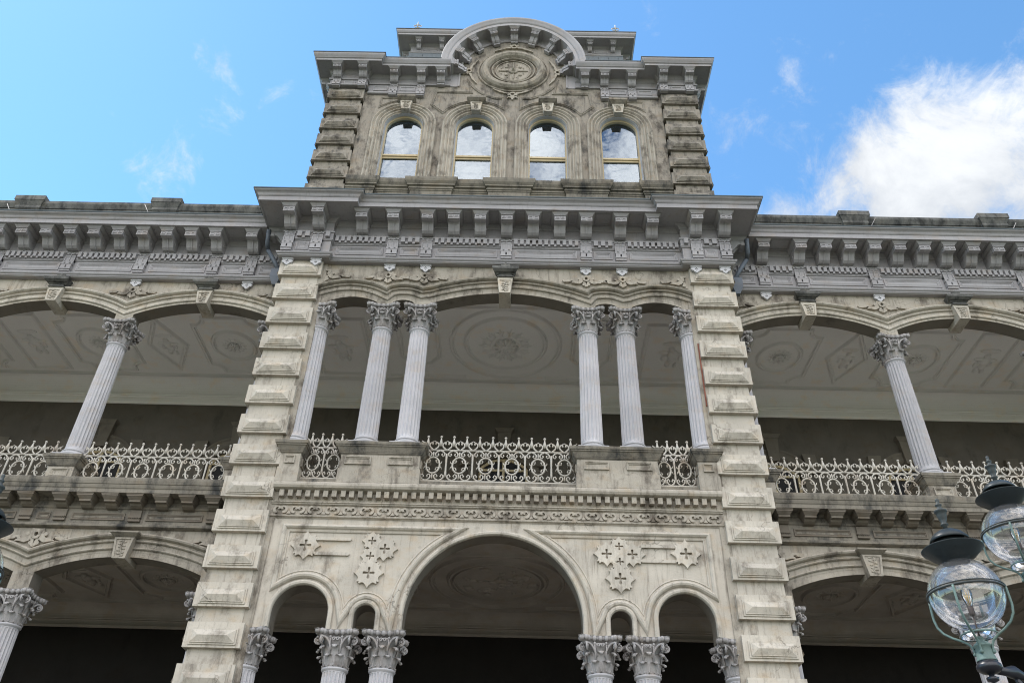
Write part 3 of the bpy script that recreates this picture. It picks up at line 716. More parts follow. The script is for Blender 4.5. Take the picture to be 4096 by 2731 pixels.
for s in (-1, 1):
    for x in BX: pedestal(s*x-.25, s*x+.25, WWY-.11, WWY+.45, 7.08, [(s*x-.17, s*x+.17)])
    a, b = sorted((s*4.88, s*5.22)); pedestal(a, b, WWY-.11, WWY+.45, 7.08, [])

def curl(cx, cz, r, a0, turns, n=10, sx=1):
    return [(cx+sx*r*(1-.55*i/n)*cos(a0+turns*2*pi*i/n), 0, cz+r*(1-.55*i/n)*sin(a0+turns*2*pi*i/n)) for i in range(n+1)]
def rail_unit(W, double=True):
    """one oval-and-post unit of the cast iron railing, centred on the oval"""
    mb = MB(); R = .0145
    ox, oz = min(.125, W*.30), .165; zc = .32
    mb.tube([(ox*cos(2*pi*i/26), 0, zc+oz*sin(2*pi*i/26)) for i in range(26)], R*1.25, 6, closed=True)
    for sx in (-1, 1):
        for sz in (-1, 1):
            mb.tube([(sx*ox*.97, 0, zc+sz*.10-.0), (sx*ox*.78, 0, zc+sz*.045), (sx*ox*.50, 0, zc+sz*.055), (sx*ox*.45, 0, zc+sz*.09)], [R*.7, R*.8, R*.6, R*.9], 5)
            mb.ball((sx*ox*.45, 0, zc+sz*.09), R*1.2, 6, 5)
            mb.tube([(sx*ox*.93, 0, zc+sz*.02), (sx*(ox+.03), 0, zc+sz*.045), (sx*(ox+.042), 0, zc+sz*.085)], [R, R*.7, R*.25], 5)
    # scrolls below and above the oval
    for sz, zb_, zt_ in ((1, .0, .155), (-1, .635, .485)):
        for sx in (-1, 1):
            mb.tube([(sx*W*.25, 0, zb_+sz*.01), (sx*W*.14, 0, zb_+sz*.03), (sx*W*.07, 0, zb_+sz*.07), (sx*W*.075, 0, zb_+sz*.115), (sx*W*.14, 0, zb_+sz*.135), (sx*W*.20, 0, zb_+sz*.10), (sx*W*.165, 0, zb_+sz*.075)], [R, R*1.1, R*1.1, R, R*.9, R*.8, R*1.1], 6)
            mb.tube([(sx*W*.25, 0, zb_+sz*.01), (sx*W*.36, 0, zb_+sz*.03), (sx*W*.43, 0, zb_+sz*.07), (sx*W*.425, 0, zb_+sz*.11), (sx*W*.36, 0, zb_+sz*.13), (sx*W*.31, 0, zb_+sz*.095), (sx*W*.34, 0, zb_+sz*.075)], [R, R*1.1, R*1.1, R, R*.9, R*.8, R*1.1], 6)
        mb.tube([(0, 0, zb_+sz*.04), (0, 0, zb_+sz*.155)], R*.9, 5)
    for sx in (-1, 1):
        mb.tube([(sx*W/2, 0, .08), (sx*W/2, 0, .15), (sx*W/2, 0, .32), (sx*W/2, 0, .50), (sx*W/2, 0, .56)], [R, R*1.5, R*1.15, R*1.5, R], 6) if sx > 0 else None
    # fleurs above the top bar
    nf2 = 2
    for i in range(nf2):
        x = -W/4+i*W/2 if False else (-W/2+W/2*(i+.5))
        x = x+W/4 if False else x
        for sx in (-1, 1):
            q = W/4
            mb.tube([(x+sx*q, 0, .635), (x+sx*q*.72, 0, .66), (x+sx*q*.40, 0, .70), (x+sx*q*.28, 0, .74), (x+sx*q*.45, 0, .785), (x+sx*q*.78, 0, .79), (x+sx*q*.80, 0, .765)], [R*1.1, R*1.2, R*1.1, R, R*.9, R*.8, R*1.1], 6)
            mb.tube([(x+sx*q*.45, 0, .79), (x+sx*q*.80, 0, .81), (x+sx*q*1.02, 0, .84)], [R, R*.8, R*.2], 5)
            mb.ball((x+sx*q*.76, 0, .765), R*1.25, 6, 5)
        mb.tube([(x, 0, .72), (x, 0, .78), (x, 0, .82), (x, 0, .86), (x, 0, .905)], [R*1.0, R*2.6, R*1.7, R*1.1, R*.7], 6)
        mb.ball((x, 0, .918), .026, 10, 7)
    return mb
def railing(x0, x1, y, zb, n):
    W = (x1-x0)/n; mb = MB()
    mb.tube([(x0-.05, y, zb), (x1+.05, y, zb)], .014, 6); mb.tube([(x0-.05, y, zb+.635), (x1+.05, y, zb+.635)], .016, 6)
    u_ = rail_unit(W)
    for i in range(n): mb.merge(u_, Matrix.Translation((x0+W*(i+.5), y, zb)))
    mb.box(x0-.08, x1+.08, y-.05, y+.05, zb-.045, zb-.018)
    return P(mb, 'railing', IRON_W)
railing(-1.46, 1.46, .22, 7.05, 6)
railing(-3.62, -2.87, .22, 7.05, 2); railing(2.87, 3.62, .22, 7.05, 2)
for s in (-1, 1):
    for a, b in ((5.17, 8.12), (8.58, 11.46), (11.92, 14.8)):
        if s < 0: a, b = -b, -a
        railing(a, b, WWY+.06, 7.13, 6)

# ------------------------------------------------------------------ pavilion balcony cornice
mb = MB(); Y0 = PWY
prof = [(.006, 6.20), (.02, 6.215), (.045, 6.225), (.05, 6.245), (.03, 6.262), (.012, 6.268), (.012, 6.44), (.03, 6.452), (.05, 6.46), (.05, 6.478), (.07, 6.488), (.07, 6.505), (.03, 6.515), (.008, 6.52), (.008, 6.70), (.09, 6.712), (.155, 6.735), (.175, 6.775), (.17, 6.82), (.14, 6.855), (.10, 6.87), (.06, 6.875), (0, 6.88)]
prof = prof+[(-.05, 6.88), (-.05, 6.20)]
mb.sweep([(3.985, Y0), (-3.985, Y0)], prof, PL); bc = P(mb, 'balcony_cornice', S_MID, auto=None)
mb = MB(); mb.box(-3.985, 3.985, .13, 5, 6.885, 6.99); P(mb, 'veranda_floor', S_FLOOR)
mb = MB(); mb.box(-3.985, 3.985, .09, .128, 6.882, 6.975); mb.obj('balcony_kerb', S_LEDGE, bc)
mb = MB(); n = 50; mb.box(-.042, .042, -.115, 0, 6.585, 6.705); d0 = mb.obj('dentil', S_MID, bc, (-3.83, Y0, 0))
for i in range(1, n): inst(d0, bc, (-3.83+7.66*i/(n-1)+random.uniform(-.007, .007), Y0+random.uniform(0, .008), random.uniform(-.004, .004)))
mb = MB(); n = 26
for i in range(n):
    x = -3.81+.305*i
    for sg in (-1, 1):
        pts = [(x+sg*(.055+.055*cos(t)), 6.355+.055*sin(t)) for t in [radians(a) for a in range(-100, 171, 30)]]
        stroke(mb, pts, [.03, .04, .042, .04, .036, .032, .028, .026, .034, .02][:len(pts)], Y0-.012, dd(.022))
        disc(mb, x+sg*.028, 6.372, .02, Y0-.012, dd(.02), 8)
    stroke(mb, [(x-.152, 6.275), (x-.1525, 6.33)], [.07, .015], Y0-.012, dd(.018)) if i else None
mb.obj('scroll_frieze', S_MID, bc)

# ------------------------------------------------------------------ wing ledge (floor cornice of the upper veranda)
for s in (-1, 1):
    fy = WWY-.04
    prof = [(-.04, 6.22), (.02, 6.235), (.055, 6.25), (.06, 6.285), (.03, 6.305), (0, 6.31), (0, 6.60), (.02, 6.61), (.035, 6.64), (.015, 6.65), (.0, 6.655), (0, 6.745), (.03, 6.76), (.06, 6.80), (.30, 6.803), (.30, 6.795), (.315, 6.795), (.315, 6.87), (.33, 6.885), (.345, 6.93), (.345, 6.945), (.36, 6.955), (.375, 7.01), (.38, 7.06), (.37, 7.075), (0, 7.11), (-.04, 7.11)]
    path = [(EX, fy), (4.75, fy)] if s > 0 else [(-4.75, fy), (-EX, fy)]
    mb = MB(); mb.sweep(path, prof, PL); lc = P(mb, 'ledge_cornice', S_LEDGE)
    mb = MB(); a, b = sorted((s*4.75, s*EX)); mb.box(a, b, fy+.02, 5, 6.9, 7.085); mb.box(a, b, WWY-.0, WWY+.12, 7.087, 7.11); P(mb, 'veranda_floor', S_FLOOR)
    # brackets, straps and sunk panels
    br = MB()
    br.taper(-.11, .11, -.24, 0, -.105, -.145, .145, -.29, 0, -.055); br.box(-.15, .15, -.295, 0, -.053, -.03); br.box(-.16, .16, -.302, 0, -.028, -.002)
    br.box(-.105, .105, -.235, 0, -.145, -.107); br.prism_x([(-.17, -.146), (-.14, -.18), (-.08, -.21), (0, -.22), (0, -.146)], -.10, .10)
    st = MB(); st.box(-.105, .105, -.045, 0, -.345, -.222); st.box(-.115, .115, -.06, 0, -.375, -.347); st.box(-.10, .10, -.04, 0, -.415, -.377); st.box(-.11, .11, -.055, 0, -.445, -.417)
    for xx in (-.052, .052): st.box(xx-.04, xx+.04, -.058, 0, -.443+.0, -.378) if False else None
    for i in range(5): st.ball((-.08+.04*i, -.05, -.385), .012, 6, 4)
    strap_x = [5.22, 6.66, 8.04, 8.68, 10.02, 11.38, 12.02, 13.36, 14.7]
    plain_x = [5.70, 6.18, 7.12, 7.58, 9.12, 9.58, 10.46, 10.92, 12.46, 12.92, 13.8, 14.26]
    fb = fs_ = None
    for x in strap_x+plain_x:
        if fb is None: fb = br.obj('ledge_bracket', S_FRZ, lc, (s*x, fy, 6.80))
        else: inst(fb, lc, (s*x, fy, 6.80))
    for x in strap_x:
        if fs_ is None: fs_ = st.obj('bracket_strap', S_FRZ, lc, (s*x, fy, 6.80))
        else: inst(fs_, lc, (s*x, fy, 6.80))
    pb = MB()
    for xa, xb in zip(strap_x[:-1], strap_x[1:]):
        a, b = sorted((s*(xa+.20), s*(xb-.20)))
        pb = MB(); pb.sweep([(a, 6.385), (a, 6.52), (b, 6.52), (b, 6.385)], [(.0, -.005), (0, .022), (-.018, .022), (-.03, .006), (-.04, .012), (-.05, -.005)], FX(fy), closed=True); pb.obj('sunk_panel', S_FRZ, lc)

# ------------------------------------------------------------------ bracketed timber cornices
def bracket_mesh(D=.50, Wd=.125, H=1.0, strap=False):
    mb = MB(); k = D/.50
    # moulded cap plate
    mb.box(-Wd-.062, Wd+.062, -D-.045, 0, -.022, -.001); mb.taper(-Wd-.012, Wd+.012, -D, 0, -.075, -Wd-.056, Wd+.056, -D-.04, 0, -.024); mb.box(-Wd-.01, Wd+.01, -D+.002, 0, -.095, -.077)
    # front block with two sunk squares
    mb.box(-Wd, Wd, -D+.02, -D+.11, -.225, -.097)
    for sx in (-1, 1):
        mb.sweep([(sx*Wd/2-.045, -.195), (sx*Wd/2-.045, -.13), (sx*Wd/2+.045, -.13), (sx*Wd/2+.045, -.195)], [(.0, -.005), (0, .012), (-.014, .012), (-.014, -.005)], FX(-D+.02), closed=True)
    S = [(y*k if y > -.42 else -D+.10, z) for y, z in [(-.43, -.097), (-.43, -.222), (-.385, -.205), (-.345, -.212), (-.305, -.243), (-.265, -.30), (-.22, -.365), (-.165, -.405), (-.10, -.415), (-.04, -.395), (0, -.36), (0, -.097)]]
    for sx in (-1, 1): mb.prism_x(S, sx*Wd, sx*.014, False)
    S2 = [(y-.012 if i in range(1, 10) else y, z-(.012 if 1 <= i <= 10 else 0)) for i, (y, z) in enumerate(S)]
    mb.prism_x(S2, -.0135, .0135)
    for sx in (-1, 1):
        mb.tube([(sx*(Wd+.002), -.13+.05*(1-i/20)*cos(i/19*2*pi*1.5), -.23+.05*(1-i/20)*sin(i/19*2*pi*1.5)) for i in range(20)], .008, 5)
    if not strap:
        mb.box(-Wd+.01, Wd-.01, -.09, 0, -.475, -.41); mb.box(-.015, .015, -.10, 0, -.472, -.41)
    return mb
def strap_mesh(Wd=.12, top=-.29, L=.76):
    """two-part strap under a bracket, on the frieze"""
    mb = MB(); z = top
    mb.box(-Wd, Wd, -.05, 0, z-.20, z); 
    for sx in (-1, 1):
        mb.box(sx*Wd-.012*(1+sx), sx*Wd+.012*(1-sx), -.062, 0, z-.13, z); mb.ball((sx*Wd*.5, -.055, z-.165), .022, 8, 5)
    mb.box(-.011, .011, -.062, 0, z-.13, z); mb.box(-Wd-.006, Wd+.006, -.065, 0, z-.215, z-.202)
    mb.prism_x([(0, z-.217), (-.045, z-.217), (-.065, z-.24), (-.07, z-.27), (-.055, z-.295), (0, z-.30)], -Wd+.006, Wd-.006)
    mb.prism_x([(0, z-.219), (-.055, z-.219), (-.075, z-.24), (-.08, z-.27), (-.065, z-.293), (0, z-.298)], -.012, .012)
    z2 = z-.302
    mb.box(-Wd, Wd, -.06, 0, z2-.22, z2)
    for sx in (-1, 1): mb.box(sx*Wd-.012*(1+sx), sx*Wd+.012*(1-sx), -.075, 0, z2-.14, z2-.001)
    mb.box(-.011, .011, -.075, 0, z2-.14, z2-.001)
    mb.box(-Wd-.004, Wd+.004, -.09, 0, z2-.225, z2-.155)
    for sx in (-1, 1): mb.ball((sx*Wd*.5, -.092, z2-.185), .022, 8, 5)
    mb.box(-Wd+.01, Wd-.01, -.085, 0, z2-.25, z2-.227)
    for sx in (-1, 1): mb.box(*sorted((sx*.016, sx*(Wd-.004))), -.10, 0, z2-.345, z2-.252)
    mb.box(-Wd-.004, Wd+.004, -.108, 0, z2-.375, z2-.347)
    mb.prism_x([(0, z2-.377), (-.085, z2-.377), (-.095, z2-.40), (-.09, z2-.43), (0, z2-.445)], -Wd+.002, Wd-.002)
    return mb
ENT = [(-.12, 12.20), (.03, 12.20), (.045, 12.215), (.06, 12.22), (.06, 12.245), (.085, 12.26), (.10, 12.285), (.09, 12.305), (.03, 12.325), (0, 12.33), (0, 12.69), (.025, 12.70), (.03, 12.715), (.045, 12.72), (.045, 12.745), (.03, 12.76), (.03, 12.915), (.055, 12.92), (.06, 12.95), (.04, 12.965), (.015, 12.97), (0, 12.975), (0, 13.26), (.02, 13.27), (.03, 13.30), (.07, 13.345), (.11, 13.355), (.11, 13.368)]
CRN = [(.55, 13.368), (.55, 13.355), (.585, 13.355), (.585, 13.475), (.60, 13.48), (.605, 13.492), (.612, 13.496), (.62, 13.515), (.628, 13.535), (.648, 13.555), (.672, 13.568), (.69, 13.58), (.70, 13.60)]
PAVP = [(4.9, 1.2), (4.9, -.10), (3.87, -.10), (3.87, .04), (-3.87, .04), (-3.87, -.10), (-4.9, -.10), (-4.9, 1.2)]
full = ENT+CRN+[(.70, 13.62), (-.12, 13.66)]
def leafpend(mb, x, z, Y):
    o = [(-.12, 0), (.12, 0), (.12, -.04), (.105, -.045), (.085, -.06), (.10, -.07), (.12, -.065), (.115, -.10), (.09, -.13), (.06, -.135), (.055, -.16), (.04, -.17), (.0, -.205), (-.04, -.17), (-.055, -.16), (-.06, -.135), (-.09, -.13), (-.115, -.10), (-.12, -.065), (-.10, -.07), (-.085, -.06), (-.105, -.045), (-.12, -.04)]
    hl = [[(.012*cos(t)+0, -.065+.012*sin(t)) for t in [2*pi*i/8 for i in range(8)]], [(-.04, -.10), (-.015, -.085), (0, -.10), (.015, -.085), (.04, -.10), (.012, -.115), (-.012, -.115)], [(-.009, -.135), (.009, -.135), (0, -.155)]]
    f = lambda L: [(x+a, z+b) for a, b in L]
    mb.merge(curve_shape([f(o)]+[f(h) for h in hl], Y, .05)); mb.box(x-.122, x+.122, Y-.062, Y, z-.035, z+.002)
def frieze_fill(par, x0, x1, Y, strap_xs, mat=W_PAINT, pitch=.124):
    """dentils and sunk panels on a straight run of frieze, kept clear of the straps"""
    xs = sorted(strap_xs); ed = [x0]+[e for x in xs for e in (x-.14, x+.14)]+[x1]; pn = MB(); dn = MB()
    for a, b in zip(ed[::2], ed[1::2]):
        L = b-a
        if L > .12:
            n = max(1, int(L/pitch)); p = L/n
            for i in range(n):
                c = a+p*(i+.5); dn.box(c-p*.29, c+p*.29, Y-.10, Y, 12.765, 12.918)
                if i < n-1: dn.box(c+p*.29+.004, c+p*.71-.004, Y-.075, Y, 12.735, 12.80)
        if L > .22:
            m_ = .06 if L > .5 else .035; A, B = a+m_, b-m_
            pn = MB(); pn.sweep([(A, 12.425), (A, 12.655), (B, 12.655), (B, 12.425)], [(.0, -.005), (0, .02), (-.02, .022), (-.03, .010), (-.045, .016), (-.055, .004), (-.075, .010), (-.08, -.005)], FX(Y), closed=True); pn.obj('sunk_panel', mat, par)
    dn.obj('dentil_row', mat, par)
# pavilion
mb = MB(); mb.sweep(PAVP, full, PL); pc = P(mb, 'bracketed_cornice', W_PAINT)
mb = MB(); mb.sweep(PAVP, [(.0, 13.622), (.702, 13.604), (.712, 13.604), (.712, 13.635), (0, 13.668)], PL); mb.box(-4.9, 4.9, .04, 1.2, 13.63, 13.66); mb.obj('metal_edge', EDGE, pc)
BR = bracket_mesh(); BS = bracket_mesh(strap=True); ST = strap_mesh()
b1 = BR.obj('bracket', W_PAINT, pc, (.587, .04, 13.367)); bs1 = BS.obj('bracket', W_PAINT, pc, (0, .04, 13.367)); st1 = ST.obj('bracket_strap', W_PAINT, pc, (0, .04, 13.367))
for x in (-.587, 1.175, -1.175, 3.22, -3.22): inst(b1, pc, (x, .04, 13.367))
for x, Y in [(s*x, Y) for s in (-1, 1) for x, Y in ((1.76, .04), (2.52, .04), (4.17, -.10), (4.80, -.10))]:
    inst(bs1, pc, (x, Y, 13.367)); inst(st1, pc, (x, Y, 13.367))
for s in (-1, 1):                                   # side returns: brackets turned outwards
    for y in (.35,): inst(bs1, pc, (s*4.9, y, 13.367), rot=(0, 0, s*pi/2)); inst(st1, pc, (s*4.9, y, 13.367), rot=(0, 0, s*pi/2))
frieze_fill(pc, -3.83, 3.83, .04, [-2.52, -1.76, 0, 1.76, 2.52]); frieze_fill(pc, -4.9, -3.87, -.10, [-4.80, -4.17]); frieze_fill(pc, 3.87, 4.9, -.10, [4.17, 4.80])
mb = MB()
for s in (-1, 1):
    for x, Y in ((1.745, PWY), (2.53, PWY), (4.12, .07), (4.74, .07)): mb = MB(); leafpend(mb, s*x, 12.20, Y-.005 if Y == PWY else -.03); mb.obj('leaf_pendant', WHITEP, pc)
# soffit trims between the brackets
mb = MB()
bxs = [-3.22, -2.52, -1.76, -1.175, -.587, 0, .587, 1.175, 1.76, 2.52, 3.22]
for a, b in zip(bxs[:-1], bxs[1:]):
    mb = MB(); mb.sweep([(a+.21, -.44), (a+.21, -.12), (b-.21, -.12), (b-.21, -.44)], [(0, 0), (0, -.014), (-.02, -.014), (-.02, 0)], lambda u, v, h: (u, v, 13.367+h), closed=True); mb.obj('soffit_panel', W_PAINT, pc)
# wings
for s in (-1, 1):
    fy = WWY-.08
    path = [(EX, fy), (4.95, fy)] if s > 0 else [(-4.95, fy), (-EX, fy)]
    mb = MB(); mb.sweep(path, full, PL); wc = P(mb, 'bracketed_cornice', W_PAINT)
    mb = MB(); mb.sweep(path, [(.0, 13.622), (.702, 13.604), (.712, 13.604), (.712, 13.635), (0, 13.668)], PL); mb.obj('metal_edge', EDGE, wc)
    sx_ = [5.83, 6.67, 8.35, 10.02, 11.69, 13.36, 15.03]; px_ = [7.235, 7.79, 8.91, 9.465, 10.57, 11.13, 12.25, 12.80, 13.92, 14.47]
    for x in px_: inst(b1, wc, (s*x, fy, 13.367))
    for x in sx_: inst(bs1, wc, (s*x, fy, 13.367)); inst(st1, wc, (s*x, fy, 13.367))
    a, b = sorted((s*4.95, s*EX)); frieze_fill(wc, a, b, fy, [s*x for x in sx_])
    mb = MB()
    for x in (5.83, 8.35, 11.69, 15.03): mb = MB(); leafpend(mb, s*x, 12.20, WWY-.02); mb.obj('leaf_pendant', WHITEP, wc)
    mb = MB(); allx = sorted(px_+sx_)
    for a, b in zip(allx[:-1], allx[1:]):
        a, b = sorted((s*a, s*b)); mb = MB(); mb.sweep([(a+.20, fy-.48), (a+.20, fy-.16), (b-.20, fy-.16), (b-.20, fy-.48)], [(0, 0), (0, -.014), (-.02, -.014), (-.02, 0)], lambda u, v, h: (u, v, 13.367+h), closed=True); mb.obj('soffit_panel', W_PAINT, wc)
    # parapet: plinth, balusters, coping, posts
    par = empty('parapet', palace_inv, palace); a, b = sorted((s*4.95, s*EX)); y0 = .86
    mb = MB(); mb.box(a, b, y0, y0+.3, 13.4, 13.72); mb.box(a, b, y0+.02, y0+.28, 14.36, 14.44); mb.box(a, b, y0-.03, y0+.33, 14.442, 14.49)
    mb.add([(a, y0-.05, 14.492), (b, y0-.05, 14.492), (b, y0-.11, 14.60), (a, y0-.11, 14.60), (b, y0-.11, 14.68), (a, y0-.11, 14.68), (b, y0+.4, 14.70), (a, y0+.4, 14.70), (b, y0+.36, 14.492), (a, y0+.36, 14.492)], [(0, 1, 2, 3), (3, 2, 4, 5), (5, 4, 6, 7), (7, 6, 8, 9), (9, 8, 1, 0)])
    mb.obj('coping', S_BLACK, par)
    bal = MB(); bal.lathe([(.05, 13.72), (.06, 13.78), (.04, 13.85), (.075, 14.0), (.06, 14.15), (.035, 14.25), (.055, 14.29)], n=10); bal.box(-.06, .06, -.06, .06, 14.29, 14.359)
    bo = None; x = 5.2; cnt = 0
    while x < 15:
        if min(abs(x-c) for c in BX) > .40:
            if bo is None: bo = bal.obj('baluster', S_CLEAN, par, (s*x, y0+.15, 0))
            else: inst(bo, par, (s*x, y0+.15, 0))
        x += .245
    pm = MB(); pm.box(-.27, .27, -.07, .37, 13.4, 14.40); pm.taper(-.28, .28, -.08, .38, 14.402, -.31, .31, -.12, .42, 14.45); pm.box(-.31, .31, -.12, .42, 14.452, 14.52); pm.taper(-.29, .29, -.10, .40, 14.522, -.36, .36, -.17, .47, 14.66); pm.box(-.37, .37, -.18, .48, 14.662, 14.80)
    po = None
    for x in BX:
        if po is None: po = pm.obj('parapet_post', S_BLACK, par, (s*x, y0, 0))
        else: inst(po, par, (s*x, y0, 0))
    # thin slanting rods standing on the gutter
    for (xa, za, xb, zb) in ((8.52, 14.07, 8.71, 14.37), (11.79, 14.03, 12.0, 14.30)):
        rd = MB(); rd.tube([(s*(xa-.17), .5, za-.32), (s*xb, .5, zb)], .008, 6); rd.obj('rod', CAP_P, par)
    # zig-zag downpipe in the corner between pavilion and wing
    dp = MB(); px = s*5.42
    dp.tube([(s*5.44, .2, 13.30), (s*5.44, .3, 13.0), (s*5.45, .45, 12.92)], .05, 8); dp.tube([(s*5.45, .45, 12.93), (s*5.24, .5, 12.60), (s*5.10, .52, 12.33)], .05, 8)
    dp.box(*sorted((s*5.0, s*5.24)), .42, .60, 12.10, 12.34); dp.taper(*sorted((s*5.06, s*5.16)), .46, .56, 11.90, *sorted((s*5.0, s*5.24)), .42, .60, 12.098)
    dp.box(*sorted((s*4.92, s*5.0)), .62, .72, .0, 12.0)
    P(dp, 'downpipe', PIPE)

# ------------------------------------------------------------------ veranda interiors
CZ, CZL, BW = 11.90, 6.05, 4.60
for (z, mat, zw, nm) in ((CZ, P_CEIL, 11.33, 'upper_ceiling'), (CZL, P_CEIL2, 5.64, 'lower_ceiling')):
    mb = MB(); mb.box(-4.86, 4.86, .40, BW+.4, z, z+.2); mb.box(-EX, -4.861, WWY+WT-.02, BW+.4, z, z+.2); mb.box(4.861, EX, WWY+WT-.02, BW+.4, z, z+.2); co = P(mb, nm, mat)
    mb = MB()                                          # cove and cornice along the back wall
    dz = z-zw
    pr = [(0, zw), (.04, zw+.01), (.05, zw+.05), (.02, zw+.06), (.03, zw+.19*dz/.57), (.07, zw+.21*dz/.57), (.06, zw+.23*dz/.57)]+[(.08+.34*(1-cos(t)), zw+.25*dz/.57+(dz*.55)*sin(t)) for t in [pi/2*i/8 for i in range(9)]]+[(.46, z-.012), (.50, z-.02), (.52, z+.001), (0, z+.02)]
    mb.sweep([(EX, BW), (-EX, BW)], pr, PL); mb.obj('cove_cornice', mat, co)
    mb = MB()
    def ring(cx, cy, rx, ry, hw=.032, n=56, zz=z):
        mb.sweep([(cx+rx*cos(2*pi*i/n), cy+ry*sin(2*pi*i/n)) for i in range(n)], [(-hw*2, .002), (-hw*1.6, -.02), (-hw, -.006), (-hw*.4, -.045), (hw*.8, -.048), (hw*1.2, -.006), (hw*1.8, -.012), (hw*2.2, .002)], lambda u, v, h: (u, v, zz+h), closed=True)
    def poly(pts, closed=True, zz=z, w=.032):
        mb.sweep(pts, [(-w*2, .002), (-w*1.6, -.02), (-w, -.006), (-w*.4, -.045), (w*.8, -.048), (w*1.2, -.006), (w*1.8, -.012), (w*2.2, .002)], lambda u, v, h: (u, v, zz+h), closed=closed)
    def rosette(cx, cy, r, zz=z):
        for k in range(14):
            a = 2*pi*k/14; f = lambda q, da=0: (cx+r*q*cos(a+da), cy+r*q*sin(a+da), zz+.004)
            mb.tube([f(.62), f(.80), f(.95), f(1.06)], [r*.05, r*.075, r*.05, r*.01], 6); mb.tube([f(.66), f(.80, .10), f(.92, .17)], [r*.03, r*.05, r*.015], 5); mb.tube([f(.66), f(.80, -.10), f(.92, -.17)], [r*.03, r*.05, r*.015], 5)
        for k in range(12):
            a = 2*pi*k/12; mb.tube([(cx+r*.14*cos(a), cy+r*.14*sin(a), zz-.05), (cx+r*.3*cos(a), cy+r*.3*sin(a), zz-.045), (cx+r*.46*cos(a), cy+r*.46*sin(a), zz-.01)], [r*.03, r*.075, r*.04], 6)
        mb.lathe([(r*.60, .0), (r*.58, -.02), (r*.53, -.025), (r*.50, -.004)], (cx, cy, zz), 32, cap=False)
        mb.lathe([(r*.40, .0), (r*.38, -.03), (r*.28, -.035), (r*.26, -.06), (r*.14, -.065), (r*.08, -.10), (.004, -.13)], (cx, cy, zz), 20)
        for k in range(8): a = 2*pi*k/8; mb.tube([(cx+r*.12*cos(a), cy+r*.12*sin(a), zz-.06), (cx+r*.5*cos(a), cy+r*.5*sin(a), zz-.035)], [.02, .012], 5)
    def figure(cx, cy, sc=1.0, zz=z, seed=0):             # winged plaster figure in relief
        rn = random.Random(seed)
        for dx, dy, rx, ry, h in ((0, -.42, .26, .10, .03), (.0, -.22, .085, .10, .07), (.02, -.02, .14, .19, .075), (-.17, -.08, .13, .07, .045), (.19, -.04, .14, .07, .045), (.05, .2, .11, .17, .06), (-.02, .38, .07, .13, .05), (.14, .42, .05, .11, .045), (-.16, .14, .06, .12, .04), (.22, .14, .05, .1, .035)):
            mb.ball((cx+dx*sc+rn.uniform(-.02, .02), cy+dy*sc, zz), (rx*sc, ry*sc, h), 12, 6)
    def octo(cx, cy, hx, hy, c=.30):
        pts = []
        for sx, sy in ((-1, -1), (1, -1), (1, 1), (-1, 1)):
            X, Y_ = cx+sx*hx, cy+sy*hy; a0 = {(-1, -1): 90, (1, -1): 180, (1, 1): 270, (-1, 1): 0}[(sx, sy)]
            pts += [(X+c*cos(radians(a0-90*i/6)), Y_+c*sin(radians(a0-90*i/6))) for i in range(7)]
        poly(pts)
    y0c, y1c = 1.70, 3.85; yc_ = 2.775
    for s in (-1, 1):
        for cx in (6.60, 9.87): octo(s*cx, yc_, .78, 1.075); ring(s*cx, yc_, .50, .56); rosette(s*cx, yc_, .30)
        poly([(s*8.22-.46, yc_), (s*8.22, yc_-.98), (s*8.22+.46, yc_), (s*8.22, yc_+.98)]); figure(s*8.22, yc_, .8, seed=3)
        poly([(s*11.5-.45, y0c), (s*11.5+.45, y0c), (s*11.5+.45, y1c), (s*11.5-.45, y1c)]); figure(s*11.5, yc_, .95, seed=5)
        octo(s*13.2, yc_, .78, 1.075); ring(s*13.2, yc_, .50, .56); rosette(s*13.2, yc_, .30)
        a, b = sorted((s*3.32, s*4.6)); poly([(a, y0c-.06), (b, y0c-.06), (b, 3.82), (a, 3.82)]); figure(s*4.0, yc_, 1.0, seed=7)
        # pointed-oval panel beside the central ring
        q = [(s*1.62, 1.75), (s*1.62, 3.05), (s*1.80, 3.28), (s*2.05, 3.37), (s*2.32, 3.28), (s*2.52, 3.05), (s*2.52, 1.75), (s*2.3, 1.52), (s*2.05, 1.45), (s*1.8, 1.52)]
        poly(q if s > 0 else q[::-1])
    ring(0, 2.52, 1.30, 1.34); ring(0, 2.48, .95, .99)
    if z == CZ:
        rosette(0, 2.55, .62)
        pass
    else:
        ring(0, 2.50, .86, .93, .02); rn = random.Random(4)
        for k in range(60):
            a = rn.uniform(0, 2*pi); r_ = rn.uniform(0, .75); mb.ball((r_*cos(a), 2.5+r_*sin(a), z), (rn.uniform(.03, .13), rn.uniform(.03, .1), rn.uniform(.02, .05)), 8, 4)
    for ya in (1.12, 3.86):
        for a, b in ((-2.9, -1.0), (1.0, 2.9)) if ya > 2 else ((-EX, EX),): poly([(a, ya), (b, ya)], False)
    poly([(-EX, 4.02), (EX, 4.02)], False, w=.012); poly([(-EX, 4.08), (EX, 4.08)], False, w=.012)
    mb.obj('plaster_relief', mat, co)
